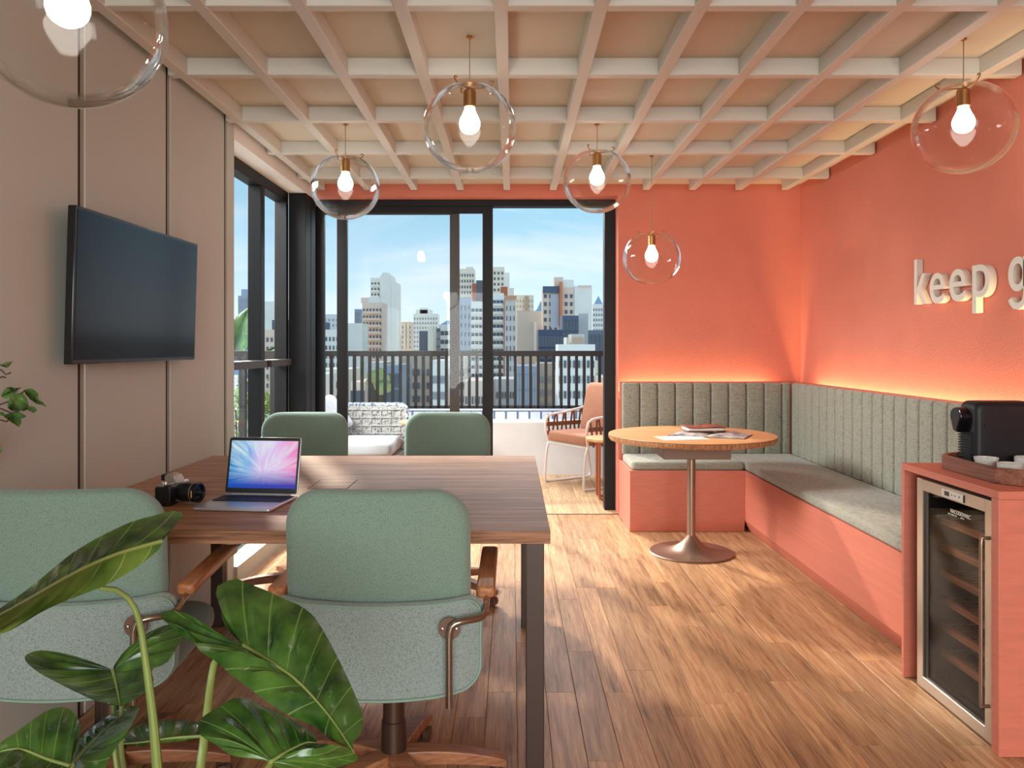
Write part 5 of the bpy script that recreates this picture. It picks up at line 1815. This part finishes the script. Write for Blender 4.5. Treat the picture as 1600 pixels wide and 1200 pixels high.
# left windows
building('slim grey glass tower seen at the left edge of the left window', 372, 392, 462, 260, BLUE, 'glass', 3, 3.4, name='glass_tower', wm='window_mid', extra=[('roof_block', 377, 388, 452, 462, 1, BLUE)])
building('broad white block standing behind the left window mullion', 405, 470, 471, 230, WHITE, 'plain')
building('low dark glass block in front of the broad white block', 425, 465, 500, 170, SLATE, 'glass', 4, 3.2, name='office_block')
building('small pale block with side stair seen between mullion and corner column', 408, 428, 515, 150, PINK, 'grid', 2)
# first door pane
building('dark round-topped office tower beside the corner column', 494, 506, 503, 210, SLATE, 'glass', 3, 3.3, name='office_block', wm='window_mid')
building('pale blue-grey tower rising behind the left door stile', 505, 530, 491, 260, rgb(214, 218, 224), 'grid', 3, wm='window_mid')
building('white slab block lower than the towers near the left door stile', 507, 530, 515, 160, WHITE, 'grid', 3)
building('plain white building edge right of the left door stile', 538, 566, 505, 180, WHITE, 'plain')
# tall white pair
building('tallest white blank tower in the left door leaf', 594, 611, 430, 250, WHITE, 'plain', depth=10, extra=[('roof_block', 597, 606, 426, 430, 1, WHITE)])
building('white blank slab stepping down right of the tallest tower', 611.2, 619.5, 441, 250, WHITE, 'plain', depth=10)
building('slim white tower of curved balconies left of the tallest tower', 579, 594, 434, 251, WHITE, 'balcony', 2, 3.1, depth=9)
building('beige apartment tower with stacked balconies left of the white pair', 566, 597, 473, 200, PINK, 'balcony', 4, 3.0, depth=9, extra=[('roof_block', 564, 576, 465, 473, 1, PINK), ('roof_block', 576, 592, 464, 473, 1, WHITE)])
building('narrow blue glass block left of the beige apartment tower', 554, 564, 483, 240, BLUE, 'glass', 2, 3.3, name='glass_tower', wm='window_mid')
# middle of the pane
building('narrow pink tower with ribbed front standing alone', 627, 643, 503, 280, PINK, 'grid', 3, wm='window_mid', extra=[('rib', 632, 634, 504, 545, -1.0, CREAM), ('rib', 637, 639, 504, 545, -1.0, CREAM)])
building('white tower with stepped crown in the middle of the left leaf', 646, 684, 490, 300, WHITE, 'grid', 6, wm='window_mid', extra=[('crown', 650, 674, 484, 490, 1, WHITE), ('crown', 656, 668, 481, 490, 1, WHITE)])
building('dark glass office block below the white stepped tower', 655, 668, 517, 190, SLATE, 'glass', 3, 3.2, name='office_block')
building('cream blank strip building between two dark office blocks', 668.3, 677, 511, 178, CREAM, 'plain')
building('dark office block with slanted top left of the brown stile', 677, 688, 513, 188, SLATE, 'glass', 2, 3.2, name='office_block', wm='window_mid')
building('white office block with dark window bands left of the brown stile', 688, 708, 507, 185, WHITE, 'grid', 2, 3.6, wfrac=0.85)
# between the stiles
building('tall cream tower seen between the two stiles', 716, 741, 420, 230, CREAM, 'grid', 4, 3.0, depth=9, extra=[('roof_block', 728, 739, 417, 420, 1, WHITE), ('brick_wing', 738, 744, 443, 480, -0.6, BRICK)])
building('dark blue tower behind the black stile', 744, 760, 438, 260, SLATE, 'glass', 3, 3.1, name='glass_tower')
building('blue-grey block with small square windows between the stiles', 718, 736, 466, 170, rgb(186, 192, 204), 'grid', 2, 3.4, depth=9, wfrac=0.3)
building('white apartment block with balcony bands left of the black stile', 736, 760, 471, 165, WHITE, 'balcony', 3, 3.0, depth=9, wfrac=0.8)
# right of the black stile
building('stepped cream tower just right of the black stile', 764, 788, 417, 240, CREAM, 'grid', 3, 3.0, depth=9, extra=[('step', 788, 796, 426, 545, 1, WHITE), ('step', 796, 803, 450, 545, 1, CREAM)])
building('brick capped wing in front of the stepped cream tower', 782, 793, 448, 215, BRICK, 'plain', depth=6)
building('white balcony tower right beside the black stile', 764, 787, 458, 165, WHITE, 'balcony', 3, 3.0, depth=9, wfrac=0.8)
building('pale pink apartment slab with a cornice and small windows', 789, 806, 466, 160, rgb(226, 214, 204), 'grid', 2, 3.6, depth=9, wfrac=0.22, extra=[('cornice', 788, 807, 462, 468, -0.8, rgb(214, 160, 130))])
building('cream tower with a brown stripe behind the grey concrete block', 806, 834, 461, 250, CREAM, 'grid', 4, 3.0, depth=8, wfrac=0.25, wm='window_mid', extra=[('stripe', 820, 826, 463, 520, -0.8, rgb(206, 170, 140))])
building('large blank grey concrete block in the open doorway', 808, 848, 486, 180, GREY, 'plain', depth=8, extra=[('chimney_wall', 834, 838, 503, 548, -1.5, WHITE)])
building('apartment block with dark cap and orange stripe in the open doorway', 848, 896.8, 449, 170, PINK, 'grid', 4, 3.0, depth=7, wfrac=0.5, extra=[('dark_cap', 848, 873, 447.5, 458, -0.5, SLATE), ('orange_stripe', 874, 878, 441, 510, -1.2, rgb(222, 136, 96)), ('roof_house', 866, 880, 433, 449, 1, PINK), ('roof_house', 880, 896.5, 437, 449, 1, WHITE), ('balcony_bay', 860, 873, 460, 512, -0.3, rgb(200, 200, 204))])
building('white blank block right of the orange striped block', 897.3, 925, 447, 170, WHITE, 'plain', depth=10, extra=[('parapet', 903, 924, 446, 449, -0.4, PINK)])
building('dark glass box standing before the orange striped block', 879, 904, 493, 120, SLATE, 'glass', 4, 3.0, depth=7, name='office_block')
building('pale grey low block to the right of the dark glass box', 904, 919, 490, 125, rgb(212, 206, 200), 'plain', depth=7)
building('wide dark low office block above the railing at centre right', 841, 879, 515, 100, rgb(84, 92, 112), 'glass', 6, 2.8, depth=7, name='office_block')
building('small house with a tan front above the railing by the right jamb', 893, 913, 522, 85, rgb(226, 214, 200), 'plain', depth=5, name='rooftop_house', extra=[('tan_front', 896, 911, 528, 537, -0.3, rgb(214, 178, 152)), ('chimney', 884, 887, 527, 545, 1, WHITE)])
building('long low white roof block just above the railing on the right', 872, 930, 538, 70, WHITE, 'grid', 5, 2.4, depth=4, wfrac=0.5, name='rooftop_house')
building('striped pale tower beside the right jamb', 926, 950, 475, 260, WHITE, 'grid', 4, 3.0, depth=9, wm='window_mid', wfrac=0.6)
building('dark windowed block low beside the right jamb', 918, 955, 516, 140, rgb(120, 122, 130), 'glass', 5, 2.8, depth=8, name='office_block')
# roofs seen between the slats
rnd = random.Random(21)
lowcols = [WHITE, CREAM, PINK, rgb(210, 208, 204), rgb(150, 158, 172), rgb(196, 178, 160)]
x = 470
i = 0
while x < 975:
    w = rnd.uniform(22, 46)
    d = (75, 91)[i % 2]
    building('low town building glimpsed in slivers between the railing slats', x, x + w, rnd.uniform(556, 600), d, lowcols[i % 6], rnd.choice(('grid', 'glass', 'grid')), rnd.choice((4, 5, 6)), 2.7, depth=8, name='low_building', group='low buildings behind the railing slats', wm=rnd.choice(('window_dark', 'window_mid')), ground=GZ)
    x += w + rnd.uniform(-1, 4)
    i += 1
for k, (px, py, d, r) in enumerate(((583, 590, 52, 0.62), (597, 598, 46, 0.5))):
    c = at(px, py, d)
    t = thing('street_tree', 'green street tree below, seen in slivers between the railing slats', 'tree', (c.x, c.y, GZ), 'street trees behind the railing slats')
    mb = MB()
    rr = random.Random(k)
    for q in range(9):
        cc_ = c + Vector((rr.uniform(-1, 1), rr.uniform(-1, 1), rr.uniform(-1.2, 0.8))) * r * 0.7
        nl = 7
        prof = [(max(1e-4, r * 0.62 * math.sin(PI * j / nl) * rr.uniform(0.85, 1.1)), r * 0.62 * math.cos(PI * j / nl)) for j in range(nl + 1)]
        mb.lathe(prof, cc_, n=9)
    mb.build('crown', 'tree_green', t, smooth=False)
    MB().tube([(c.x, c.y, GZ), (c.x, c.y, c.z - r * 0.5)], [0.4, 0.25], 7).build('trunk', 'trunk', t)
